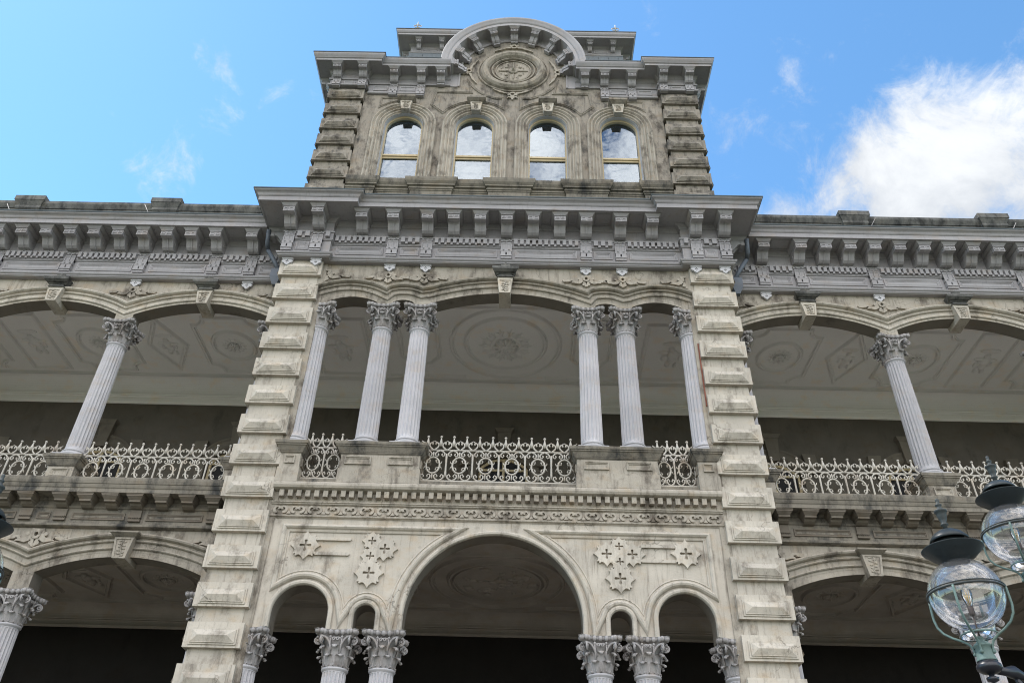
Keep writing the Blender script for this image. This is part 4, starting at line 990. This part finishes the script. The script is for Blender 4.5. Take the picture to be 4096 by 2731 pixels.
# back wall with french windows
wx = [0, -6.62, 6.62, -9.95, 9.95, -13.3, 13.3]
mb = MB(); low = [(-EX, 7.0)]
for x in sorted(wx): low += [(x-.62, 7.0)]+seg(x-.62, 9.72, x+.62, 9.72, 10.02, 12)+[(x+.62, 7.0)]
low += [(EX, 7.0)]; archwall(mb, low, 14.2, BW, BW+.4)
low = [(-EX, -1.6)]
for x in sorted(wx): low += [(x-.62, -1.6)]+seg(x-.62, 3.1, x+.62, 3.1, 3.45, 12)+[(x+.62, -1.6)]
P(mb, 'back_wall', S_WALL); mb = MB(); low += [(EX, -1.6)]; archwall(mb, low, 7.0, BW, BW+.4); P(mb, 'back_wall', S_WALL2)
for x in wx:
    for z0, zs, zc, nm in ((7.0, 9.72, 10.02, 'french_window'), (.02, 3.1, 3.45, 'veranda_door')):
        pts = [(x-.60, z0)]+seg(x-.60, zs, x+.60, zs, zc-.01, 12)+[(x+.60, z0)]
        m1 = MB(); m1.sweep(pts, [(0, 0), (0, .05), (-.06, .05), (-.06, 0)], FX(BW+.12)); m1.box(x-.03, x+.03, BW+.08, BW+.12, z0, zc-.03); m1.box(x-.55, x+.55, BW+.085, BW+.12, zs-.05, zs)
        o = P(m1, nm, OCHRE); gl = MB(); gl.prism_y([(p[0], p[1]) for p in pts], BW+.125, BW+.13); gl.obj('pane', INTER, o)
        kb = MB(); kp = seg(x-.86, zs+.12, x+.86, zs+.12, zc+.36, 14)
        kb.sweep(kp, [(0, 0), (0, .06), (-.05, .08), (-.09, .05), (-.16, .04), (-.22, .06), (-.26, .03), (-.28, 0)], FX(BW)); kb.sweep([(x-.86, z0)]+[(x-.86, zs+.12)], [(0, 0), (0, .05), (-.2, .05), (-.2, 0)], FX(BW)); kb.sweep([(x+.86, zs+.12), (x+.86, z0)], [(0, 0), (0, .05), (-.2, .05), (-.2, 0)], FX(BW))
        kb.prism([(-.12, zc-.01), (.12, zc-.01), (.17, zc+.62), (-.17, zc+.62)], lambda a, b: (x+a, BW-.14, b), lambda a, b: (x+a, BW, b)); kb.taper(x-.18, x+.18, BW-.15, BW, zc+.622, x-.24, x+.24, BW-.2, BW, zc+.72)
        for sx in (-1, 1): kb.prism([(sx*.78, zs+.02), (sx*1.06, zs+.0), (sx*1.02, zs+.50), (sx*.70, zs+.52)] if sx > 0 else [(-1.06, zs), (-.78, zs+.02), (-.70, zs+.52), (-1.02, zs+.50)], lambda a, b: (x+a, BW-.10, b), lambda a, b: (x+a, BW, b))
        kb.obj('window_surround', S_WALL3, o)

# ground floor, podium, steps and main roof
mb = MB(); mb.box(-EX, EX, -.0, 12, -1.6, -.02); P(mb, 'podium', S_CLEAN)
mb = MB()
for i in range(8): mb.box(-3.4, 3.4, -.32*(i+1), -.32*i-.0, -1.65, -.22-.178*i)
P(mb, 'front_steps', S_CLEAN)
mb = MB(); mb.box(-EX, EX, BW+.41, 14, 0, 13.9); P(mb, 'inner_block', S_WALL)
mb = MB(); mb.box(-EX, -4.86, .9, 14, 13.4, 13.6); mb.box(4.86, EX, .9, 14, 13.4, 13.6); mb.box(-4.86, 4.86, .3, 14, 13.42, 13.61); P(mb, 'roof', EDGE)
for s in (-1, 1):
    mb = MB(); mb.box(*sorted((s*EX, s*(EX+.5))), .6, 14, -1.65, 14.4); P(mb, 'end_wall', S_CLEAN)

# ------------------------------------------------------------------ attic storey of the tower
AY = .42; WX = [-2.80, -.945, .945, 2.80]
def atop(x):
    z = 19.60
    if abs(x) < 1.75: z = max(z, 19.70+sqrt(max(0, 1.75**2-x*x))*1.02)
    return z
low = [(-3.97, 13.6)]
for x in WX: low += [(x-.50, 13.6) if False else (x-.50, 15.2)]+rnd(x, 17.40, .50, 18)+[(x+.50, 15.2)]
low += [(3.97, 15.2)]; low[0] = (-3.97, 15.2)
dense = [low[0]]
for a, b in zip(low[:-1], low[1:]):
    n = max(1, int(abs(b[0]-a[0])/.06)) if abs(a[1]-b[1]) < 1e-6 else 1
    dense += [(a[0]+(b[0]-a[0])*i/n, a[1]+(b[1]-a[1])*i/n) for i in range(1, n+1)]
mb = MB(); archwall(mb, dense, atop, AY, AY+.3); mb.box(-3.97, 3.97, AY, AY+.3, 13.6, 15.198); P(mb, 'attic_wall', S_ATTIC)
mb = MB(); mb.box(-4.8, -4.5, .72, 8, 13.6, 19.5); mb.box(4.5, 4.8, .72, 8, 13.6, 19.5); mb.box(-4.5, 4.5, 7.7, 8, 13.6, 19.5); mb.box(-4.8, 4.8, .73, 8, 19.4, 19.58); P(mb, 'tower_side_wall', S_ATTIC)
WIN = [(0, -.01), (0, .05), (-.02, .08), (-.05, .085), (-.08, .05), (-.095, .045), (-.11, .07), (-.14, .08), (-.165, .05), (-.18, .03), (-.20, .05), (-.225, .055), (-.245, .02), (-.26, .015), (-.28, .03), (-.30, .03), (-.345, -.03), (-.36, -.06)]
for i, x in enumerate(WX):
    r = .85
    pth = [(x-r, 15.22)]+rnd(x, 17.40, r, 28)+[(x+r, 15.22)]
    root = MB(); root.sweep(pth, WIN, FX(AY)); wo = P(root, 'tower_window', S_MID)
    # splayed reveal
    rv = MB(); pth2 = [(x-.50, 15.22)]+rnd(x, 17.40, .50, 28)+[(x+.50, 15.22)]
    rv.sweep(pth2, [(.02, .0), (0, -.002), (-.008, -.06), (-.008, -.10), (-.016, -.115), (-.016, -.17), (.02, -.17)], FX(AY)); rv.obj('window_reveal', WHITEP, wo)
    fr = MB(); pf = [(x-.484, 15.2)]+rnd(x, 17.39, .484, 28)+[(x+.484, 15.2)]
    fr.sweep(pf, [(.02, -.10), (0, -.12), (-.034, -.12), (-.034, -.20), (.02, -.20)], FX(AY)); fr.obj('window_frame', OCHRE, wo)
    mr = MB(); mr.box(x-.465, x+.465, AY+.14, AY+.22, 16.36, 16.42); mr.box(x-.46, x+.46, AY+.17, AY+.25, 16.30, 16.36); mr.box(x-.46, x+.46, AY+.17, AY+.24, 15.2, 15.30); mr.obj('sash_rail', OCHRE, wo)
    pu = MB(); pu.prism_y([(x-.452, 16.42)]+rnd(x, 17.39, .452, 24)+[(x+.452, 16.42)], AY+.185, AY+.19); pu.obj('upper_pane', PANE, wo)
    pl_ = MB(); pl_.box(x-.452, x+.452, AY+.205, AY+.21, 15.3, 16.30); pl_.obj('lower_pane', PANE, wo)
    bl = MB()
    for k in range(26): bl.box(x-.46, x+.46, AY+.37, AY+.385, 15.25+.055*k, 15.285+.055*k)
    for xx in (-.36, -.12, .12, .36): bl.box(x+xx-.035, x+xx+.035, AY+.345, AY+.365, 15.2, 17.2)
    bl.box(x-.42, x+.42, AY+.34, AY+.37, 16.78, 16.88)
    bl.obj('louvre_shutter', BLIND, wo)
    keystone(x, 17.90, 18.24, .22, .32, AY, .13, AY+.2, 'block', 30+i, mat=S_CLEAN, capmat=S_ATTIC)
mb = MB(); mb.box(-3.9, 3.9, 1.0, 1.02, 14, 18.6); P(mb, 'dark_room', INTER)
# sill course with breaks
SP = [(4.0, AY-.07)]
pts = []
edges = [(3.95, 3.27, 1), (3.27, 2.38, 0), (2.38, 1.38, 1), (1.38, .50, 0), (.50, -.50, 1), (-.50, -1.38, 0), (-1.38, -2.38, 1), (-2.38, -3.27, 0), (-3.27, -3.95, 1)]
pts = [(3.95, AY)]
for a, b, pjt in edges: pts += [(a, AY-.02-.07*pjt), (b, AY-.02-.07*pjt)]
pts += [(-3.95, AY)]
SILL = [(-.3, 13.6), (0, 13.6), (0, 14.83), (.02, 14.845), (.02, 14.875), (.045, 14.89), (.045, 14.915), (.03, 14.925), (.03, 14.965), (.075, 14.98), (.075, 15.02), (.085, 15.03), (.12, 15.08), (.135, 15.14), (.14, 15.20), (.12, 15.215), (-.2, 15.22)]
mb = MB(); mb.sweep([(3.95, AY-.09), (3.27, AY-.09), (3.27, AY-.02), (2.38, AY-.02), (2.38, AY-.09), (1.38, AY-.09), (1.38, AY-.02), (.5, AY-.02), (.5, AY-.09), (-.5, AY-.09), (-.5, AY-.02), (-1.38, AY-.02), (-1.38, AY-.09), (-2.38, AY-.09), (-2.38, AY-.02), (-3.27, AY-.02), (-3.27, AY-.09), (-3.95, AY-.09)], SILL, PL)
for a, b, pjt in edges:
    lo_, hi_ = sorted((a, b)); m_ = .16 if pjt else .10; yy = AY-.02-.07*pjt
    if hi_-lo_ > .6: mb.sweep([(lo_+m_+(.12 if pjt else 0), 14.45), (lo_+m_+(.12 if pjt else 0), 14.70), (hi_-m_-(.12 if pjt else 0), 14.70), (hi_-m_-(.12 if pjt else 0), 14.45)], [(.0, -.005), (0, .02), (-.02, .02), (-.03, .006), (-.045, -.005)], FX(yy), closed=True)
P(mb, 'sill_course', S_LEDGE)
# wall panels over the windows
mb = MB(); PP = [(.035, -.005), (.03, .025), (.012, .035), (0, .015), (-.012, .02), (-.025, .03), (-.04, .012), (-.045, -.005)]
for s in (-1, 1):
    def mir(L): return L if s < 0 else [(-x, z) for x, z in reversed(L)]
    arc1 = circ(-.945, 17.40, 1.02, 149, 46, 12)
    big = circ(0, 19.78, 1.30, 202, 249, 10)
    Pn = arc1 + [(-.24, 18.58)] + big[::-1][0:] + [(-1.10, 18.80), (-2.06, 18.80), (-2.14, 18.26)]
    mb.sweep(mir(Pn), PP, FX(AY), closed=True)
    a2_ = circ(-2.80, 17.40, 1.02, 134, 98, 6)
    mb.sweep(mir(a2_+[(-3.30, 18.50)][:0]+[(-2.98, 18.50), (-3.50, 18.50)]), [(o*.8, h*.8) for o, h in PP], FX(AY), closed=True)
P(mb, 'wall_panel_moulding', S_ATTIC)
# round medallion
mc = empty('medallion', palace_inv, palace); mcz = 19.78
def eller(mb, r, prof, Y=AY, n=64): mb.sweep([(r*1.0*cos(-2*pi*i/n), mcz+.93*r*sin(-2*pi*i/n)) for i in range(n)], prof, FX(Y), closed=True, smooth=False)
m1 = MB(); eller(m1, .97, [(.03, -.01), (.025, .035), (0, .05), (-.025, .035), (-.03, .01)]); eller(m1, .80, [(-.14, -.02), (-.14, .05), (-.10, .11), (-.04, .15), (.03, .14), (.09, .09), (.12, .02), (.12, -.02)])
eller(m1, .60, [(.0, -.02), (0, .07), (-.03, .08), (-.045, .05), (-.05, -.02)]); eller(m1, .50, [(0, -.02), (0, .04), (-.03, .05), (-.04, -.02)]); m1.obj('medallion_ring', S_MID, mc)
m1 = MB(); n = 40; m1.prism_y([(.47*cos(2*pi*i/n), mcz+.93*.47*sin(2*pi*i/n)) for i in range(n)], AY-.02, AY+.01)
for k in range(8):
    a = 2*pi*k/8; c_, s_ = cos(a), .93*sin(a)
    m1.ball((.27*c_, AY-.03, mcz+.27*s_), (.035+.12*abs(c_)*.9, .03, .035+.12*abs(s_)*.9) if k % 2 == 0 else (.05, .03, .05), 10, 6)
    a = 2*pi*(k+.5)/8; X, Z_ = .33*cos(a), mcz+.31*sin(a); m1.tube([(X-.04, AY-.03, Z_), (X, AY-.03, Z_+.04), (X+.04, AY-.03, Z_), (X, AY-.03, Z_-.04)], .012, 5, closed=True)
m1.lathe([(.13, 0), (.13, .05), (.10, .07), (.07, .04), (.05, .05), (.03, .12), (.004, .16)], n=24)
# the boss was turned about the vertical axis: lay it on the wall
b_ = len(m1.v)-24*7
m1.v[b_:] = [(x, AY-z, mcz+y*.93) for x, y, z in m1.v[b_:]]
m1.obj('rosette', S_MID, mc)
m1 = MB()
for (cx, cz, ax) in ((0, 18.74, (0, -1)), (0, 20.88, (0, 1)), (-1.20, 19.72, (-1, 0)), (1.20, 19.72, (1, 0))):
    tx, tz = -ax[1], ax[0]; m1 = MB()
    f = lambda L: [(cx+ax[0]*p+tx*q, cz+ax[1]*p+tz*q) for p, q in L]
    stroke(m1, f([(.08+.065*cos(t)-.06, .075*sin(t)) for t in [2*pi*i/14 for i in range(15)]]), .035, AY, dd(.04))
    stroke(m1, f([(.10, 0), (.16, 0), (.26, 0)]), [.10, .09, .015], AY, dd(.04))
    for sg in (-1, 1):
        stroke(m1, f([(.02, sg*.06), (-.03, sg*.14), (-.05, sg*.24), (-.10, sg*.34), (-.15, sg*.44), (-.21, sg*.54)]), [.05, .06, .035, .06, .03, .015], AY, dd(.035)); disc(m1, *f([(.06, sg*.10)])[0], .035, AY, dd(.04), 8)
        stroke(m1, f([(.17, sg*.02), (.13, sg*.11), (.19, sg*.13)]), [.04, .03, .02], AY, dd(.035))
    m1.obj('foliage_spray', S_MID, mc)

# attic cornice
AT = [(-.12, 18.64), (.03, 18.64), (.05, 18.655), (.05, 18.69), (.02, 18.715), (0, 18.72), (0, 19.04), (.03, 19.05), (.045, 19.085), (.03, 19.10), (0, 19.105), (0, 19.30), (.03, 19.33), (.07, 19.40), (.09, 19.415)]
AC = [(.36, 19.415), (.36, 19.405), (.385, 19.405), (.385, 19.475), (.395, 19.485), (.41, 19.49), (.42, 19.51), (.445, 19.55), (.465, 19.59), (.47, 19.62), (.47, 19.64), (-.12, 19.68)]
AP = [(4.93, 7.9), (4.93, .28), (3.93, .28), (3.93, AY-.02), (2.37, AY-.02)]
yy = AY-.02
upr = [(-.12, 19.045)]+AT[7:]+AC
lowp = [(-.12, 18.80), (.03, 18.80), (.045, 18.815), (.045, 18.845), (.01, 18.86), (0, 18.865), (0, 19.043), (-.12, 19.043)]
mb = MB()
mb.sweep([(4.93, 7.9), (4.93, .26), (3.93, .26), (3.93, yy), (1.70, yy)], upr, PL); mb.sweep([(-1.70, yy), (-3.93, yy), (-3.93, .26), (-4.93, .26), (-4.93, 7.9)], upr, PL)
mb.sweep([(4.93, 7.9), (4.93, .26), (3.93, .26), (3.93, AY+.05)], lowp, PL); mb.sweep([(-3.93, AY+.05), (-3.93, .26), (-4.93, .26), (-4.93, 7.9)], lowp, PL)
mb.sweep([(3.90, yy), (2.37, yy)], AT[:6]+[(0, 19.043), (-.12, 19.043)], PL); mb.sweep([(-2.37, yy), (-3.90, yy)], AT[:6]+[(0, 19.043), (-.12, 19.043)], PL)
ac = P(mb, 'tower_cornice', W_PAINT)
# arched part: ring of frieze, soffit and crown sweeping over the medallion
acz = 19.66
def aring(prof, a0=0, a1=180, n=56):
    vs = []; k = len(prof)
    for i in range(n+1):
        t = radians(a0+(a1-a0)*i/n)
        for r_, h in prof: vs.append((r_*cos(t), AY-h, acz+r_*1.04*sin(t)))
    fs = [(i*k+a, i*k+(a+1) % k, (i+1)*k+(a+1) % k, (i+1)*k+a) for i in range(n) for a in range(k)]
    fs += [tuple(range(k)), tuple(n*k+i for i in range(k))[::-1]]
    return vs, fs
m1 = MB(); m1.add(*aring([(1.455, -.05), (1.455, .03), (1.475, .05), (1.50, .045), (1.51, .02), (1.60, .02), (1.66, .03), (1.69, .06), (1.70, .10), (1.70, .36), (1.695, .36), (1.695, .40), (1.79, .40), (1.80, .415), (1.82, .43), (1.87, .45), (1.92, .475), (1.955, .48), (1.975, .47), (1.98, .30), (1.98, -.05)]))
for s in (-1, 1):                                   # vertical legs of the inner frame
    m1.box(*sorted((s*1.455, s*1.70)), AY-.02, AY+.02, 19.045, 19.66); m1.box(*sorted((s*1.45, s*1.49)), AY-.048, AY+.02, 19.043, 19.66)
m1.obj('arched_crown', W_PAINT, ac)
ab = bracket_mesh(D=.34, Wd=.105); asb = bracket_mesh(D=.34, Wd=.105, strap=True)
T_ = Matrix.Diagonal((1, 1, .86, 1))
am = MB(); am.merge(ab, T_); am2 = MB(); am2.merge(asb, T_)
a1_ = am.obj('bracket', W_PAINT, ac, (-1.95, yy, 19.414)); inst(a1_, ac, (1.95, yy, 19.414))
a2_ = am2.obj('bracket', W_PAINT, ac, (-3.22, yy, 19.414))
for x, Y in ((3.22, yy), (-2.48, yy), (2.48, yy), (-4.05, .26), (4.05, .26), (-4.74, .26), (4.74, .26)): inst(a2_, ac, (x, Y, 19.414))
for k in range(9):
    a = [2, 22, 45, 68, 90, 112, 135, 158, 178][k]
    t = radians(a); inst(a1_, ac, (1.70*cos(t), AY-.02, acz+1.70*1.04*sin(t)), rot=(0, pi/2-t, 0))
sm = MB(); sm.merge(strap_mesh(.105, -.30, .7), Matrix.Diagonal((1, 1, .80, 1)))
a3_ = sm.obj('bracket_strap', W_PAINT, ac, (-3.22, yy, 19.36))
for x in (3.22, -2.48, 2.48): inst(a3_, ac, (x, yy, 19.36))
for x in (-4.05, 4.05, -4.74, 4.74): inst(a3_, ac, (x, .26, 19.38), scale=(1, 1, .80))
for s in (-1, 1):
    inst(a2_, ac, (s*4.93, .62, 19.414), rot=(0, 0, s*pi/2)); inst(a2_, ac, (s*4.93, 2.2, 19.414), rot=(0, 0, s*pi/2)); inst(a3_, ac, (s*4.93, .62, 19.38), rot=(0, 0, s*pi/2), scale=(1, 1, .8))
mb = MB()
for s in (-1, 1):
    for a, b, Y, z0 in ((3.36, 3.80, yy, 18.80), (2.61, 3.09, yy, 18.80), (4.22, 4.58, .26, 18.89)):
        A, B = sorted((s*(a+.03), s*(b-.03))); zt_ = 18.98; mb = MB(); mb.sweep([(A, z0), (A, zt_), (B, zt_), (B, z0)], [(0, -.005), (0, .018), (-.02, .018), (-.03, .004), (-.035, -.005)], FX(Y), closed=True); mb.obj('sunk_panel', W_PAINT, ac)
mb = MB(); mb.sweep([(4.93, 7.9), (4.93, .26), (3.93, .26), (3.93, yy), (1.95, yy)], [(0, 19.66), (.472, 19.642), (.482, 19.642), (.482, 19.668), (0, 19.70)], PL); mb.sweep([(-1.95, yy), (-3.93, yy), (-3.93, .26), (-4.93, .26), (-4.93, 7.9)], [(0, 19.66), (.472, 19.642), (.482, 19.642), (.482, 19.668), (0, 19.70)], PL); mb.obj('metal_edge', EDGE, ac)

# small square roof stage behind, with slates and its own cornice
rs = empty('roof_stage', palace_inv, palace); RX, RY = 3.42, 2.42
mb = MB(); mb.taper(-RX-.25, RX+.25, RY-.3, 7.6, 21.2, -RX-.02, RX+.02, RY-.02, 7.2, 23.55)
for i in range(12):                                   # slate courses
    z = 21.3+.18*i; t = (z-21.2)/2.35; xx = RX+.25-.23*t; y = RY-.3+.28*t; n = 22
    for k in range(n):
        a = -xx+2*xx*(k+(.5 if i % 2 else 0))/n; b = min(xx, a+2*xx/n-.012); mb.box(max(-xx, a), b, y-.022-.002*random.random(), y+.06, z, z+.172)
mb.obj('slate_roof', SLATE, rs)
RF = [(-.1, 23.56), (.03, 23.56), (.05, 23.59), (.03, 23.62), (.0, 23.625), (0, 23.95), (.04, 23.98), (.08, 24.02), (.30, 24.02), (.30, 24.01), (.40, 24.01), (.40, 24.09), (.42, 24.10), (.45, 24.15), (.46, 24.20), (.46, 24.23), (-.1, 24.26)]
mb = MB(); mb.sweep([(RX, 7.1), (RX, RY), (-RX, RY), (-RX, 7.1)], RF, PL); mb.box(-RX, RX, RY, 7.1, 24.0, 24.24); ro = mb.obj('stage_cornice', W_PAINT, rs)
mb = MB(); mb.sweep([(RX, 7.1), (RX, RY), (-RX, RY), (-RX, 7.1)], [(0, 24.24), (.465, 24.232), (.475, 24.232), (.475, 24.262), (0, 24.28)], PL); mb.obj('metal_edge', EDGE, ro)
rb_ = MB(); rb_.merge(bracket_mesh(D=.30, Wd=.065, strap=True), Matrix.Diagonal((1, 1, .8, 1))); rb_.box(-.065, .065, -.04, 0, -.40, -.2)
r1 = rb_.obj('bracket', W_PAINT, ro, (-3.15, RY, 24.02))
for x in (-2.40, -1.6, 1.6, 2.40, 3.15): inst(r1, ro, (x, RY, 24.02))
for s in (-1, 1):
    for y in (2.75, 3.9): inst(r1, ro, (s*RX, y, 24.02), rot=(0, 0, s*pi/2))
pn = MB()
for a, b in ((-3.0, -2.55), (-2.25, -1.75), (1.75, 2.25), (2.55, 3.0)): pn = MB(); pn.sweep([(a, 23.70), (a, 23.82), (b, 23.82), (b, 23.70)], [(0, 0), (0, .02), (-.02, .02), (-.03, 0)], FX(RY), closed=True); pn.obj('sunk_panel', W_PAINT, ro)
fm = MB(); fm.tube([(0, 0, 24.25), (0, 0, 24.75)], [.02, .012], 6); fm.tube([(0, 0, 24.68), (0, 0, 25.02)], [.03, .012], 6)
for sx in (-1, 1): fm.tube([(0, 0, 24.66), (sx*.06, 0, 24.70), (sx*.12, 0, 24.75), (sx*.12, 0, 24.81), (sx*.04, 0, 24.82), (0, 0, 24.78)], .014, 6)
fm.tube([(-.07, 0, 24.86), (.07, 0, 24.86)], .01, 5); fm.box(-.08, .08, -.08, .08, 24.25, 24.36)
f1 = fm.obj('roof_finial', IRON_W, rs, (-3.27, 2.2, 0)); inst(f1, rs, (3.27, 2.2, 0))

# ------------------------------------------------------------------ street lamps with glass globes
def lantern_parts():
    P_ = []
    g = MB(); prof = []
    for i in range(22):
        t = radians(158-(158-24)*i/21); prof.append((.2*sin(t)*1.0, .2*cos(t)*1.02))
    prof = [(.2*sin(radians(a)), .205*cos(radians(a))) for a in range(152, 15, -7)]
    prof = [(.092, -.235)]+prof
    g.lathe(prof, n=48, cap=False); P_.append((g, 'glass_globe', GLOBE))
    g = MB(); g.lathe([(.092, -.235), (.097, -.238), (.097, -.228), (.092, -.225)], n=40, cap=False); P_.append((g, 'globe_rim', PATINA))
    r = MB(); r.tube([(.208*cos(2*pi*i/48), .208*sin(2*pi*i/48), 0) for i in range(48)], .0075, 6, closed=True); r.tube([(.208*cos(2*pi*i/48), .208*sin(2*pi*i/48), .014) for i in range(48)], .004, 5, closed=True); P_.append((r, 'holding_ring', FINI))
    h = MB(); h.lathe([(.06, .185), (.075, .19), (.12, .222), (.17, .268), (.172, .272), (.165, .275), (.11, .285), (.085, .30), (.083, .345), (.055, .35)], n=48, cap=True)
    P_.append((h, 'lamp_hood', DARKM))
    h = MB(); h.lathe([(.05, .335), (.07, .338), (.108, .318), (.112, .320), (.108, .334), (.085, .365), (.05, .387), (.02, .395), (.012, .40)], n=40, cap=True); P_.append((h, 'upper_hood', DARKM))
    f = MB(); f.lathe([(.012, .395), (.012, .418), (.022, .425), (.022, .432), (.014, .442), (.022, .462), (.028, .488), (.030, .505), (.036, .510), (.038, .520), (.028, .528), (.016, .535), (.012, .548), (.019, .555), (.019, .562), (.010, .568), (.010, .585), (.011, .596), (.006, .602)], n=20); P_.append((f, 'lamp_finial', FINI))
    for q in range(4):
        a = radians(38+90*q); s_ = MB(); pts = [(.211, -.004), (.213, -.06), (.213, -.105), (.205, -.15), (.180, -.19), (.14, -.222), (.095, -.247), (.063, -.272), (.050, -.30), (.047, -.335)]
        # smooth the strap
        fine = []
        for (r0, z0), (r1_, z1) in zip(pts[:-1], pts[1:]):
            for i in range(3): fine.append((r0+(r1_-r0)*i/3, z0+(z1-z0)*i/3))
        fine.append(pts[-1]); s_.tube([(r_*cos(a), r_*sin(a), z) for r_, z in fine], .0068, 7); s_.ball((.05*cos(a), .05*sin(a), -.33), .011, 8, 6); P_.append((s_, 'globe_strap', PATINA))
    c = MB(); c.lathe([(.012, -.255), (.03, -.272), (.045, -.285), (.05, -.29), (.05, -.296), (.042, -.30), (.045, -.34), (.052, -.368), (.054, -.375)], n=28); c.box(-.012, .012, -.012, .012, -.26, -.24); P_.append((c, 'lamp_cup', PATINA))
    b = MB(); b.lathe([(.004, .045), (.017, .04), (.029, .02), (.031, .0), (.026, -.03), (.017, -.06), (.014, -.075)], n=20); P_.append((b, 'bulb', glass('bulb glass', .12)))
    b = MB()
    for sx in (-1, 1):
        for sy in (-1, 1): b.tube([(sx*.005, sy*.005, -.06), (sx*.012, sy*.01, .02)], .0022, 5)
    P_.append((b, 'filament', BULB_F))
    b = MB(); b.lathe([(.014, -.12), (.016, -.115), (.016, -.075), (.012, -.07)], n=16); b.tube([(0, 0, -.26), (0, 0, -.12)], .005, 6); P_.append((b, 'bulb_socket', SOCK))
    return P_
LP = lantern_parts(); lmesh = [(m.mesh(n, mt), n) for m, n, mt in LP]
def lantern(post, x, y, z, sc, rz=0):
    e = empty('lantern', (x, y, z), post); e.scale = (sc, sc, sc); e.rotation_euler = (0, 0, rz)
    for me, n in lmesh: o = bpy.data.objects.new(n, me); C.objects.link(o); o.parent = e
    return e
def lamp_post(px, py, arms, top_z, sc_top, label):
    root = tag(empty('street_lamp', (px, py, -1.65)), label, 'street lamp', 'lamp posts with glass globes before the palace')
    zt = top_z-.375*sc_top
    m_ = MB(); m_.lathe([(.30, 0), (.30, .12), (.24, .15), (.22, .30), (.15, .36), (.12, .62), (.10, .68), (.085, .75), (.07, .9), (.06, 2.4), (.07, 2.44), (.055, 2.5), (.05, zt+1.65-.05), (.06, zt+1.65-.02), (.05, zt+1.65)], n=20); m_.obj('lamp_pole', BLACKI, root)
    lantern(root, 0, 0, top_z+1.65, sc_top, .3)
    for dx, dy, z in arms:
        lantern(root, dx, dy, z+1.65, 1.0, .15)
        d = Vector((dx, dy, 0)); L = d.length; d.normalize(); zc = z+1.65-.375; a = MB()
        f = lambda t, h: (d.x*t, d.y*t, h)
        a.tube([f(.0, zc-.06), f(L*.35, zc-.05), f(L*.6, zc-.045), f(L*.72, zc-.03), f(L*.8, zc-.035), f(L*.93, zc-.04)], [.024, .022, .024, .036, .024, .02], 10)
        a.ball((dx, dy, zc-.03), (.066, .066, .038), 18, 10); a.ball((dx, dy, zc-.005), (.054, .054, .02), 16, 8)
        a.lathe([(.006, -.15), (.013, -.145), (.014, -.13), (.006, -.12), (.008, -.11), (.03, -.10), (.032, -.085), (.012, -.075), (.02, -.06)], (dx, dy, zc), 14)
        a.tube([f(L*.70, zc-.06), f(L*.66, zc-.10), f(L*.5, zc-.11), f(L*.3, zc-.20), f(L*.1, zc-.40)], [.012, .02, .016, .016, .02], 8)
        a.obj('lamp_arm', BLACKI, root)
    return root
lamp_post(3.541, -8.40, [(-.584, -.272, 1.773), (.584, .272, 1.773)], 2.286, .92, 'lamp post with clear glass globes and green straps at the right edge, filament bulbs showing')
lamp_post(-3.45, -8.46, [(.629, -.271, 1.765), (-.629, .271, 1.765)], 2.28, .92, 'lamp post at the left edge, only the rim of one dark hood and globe showing')
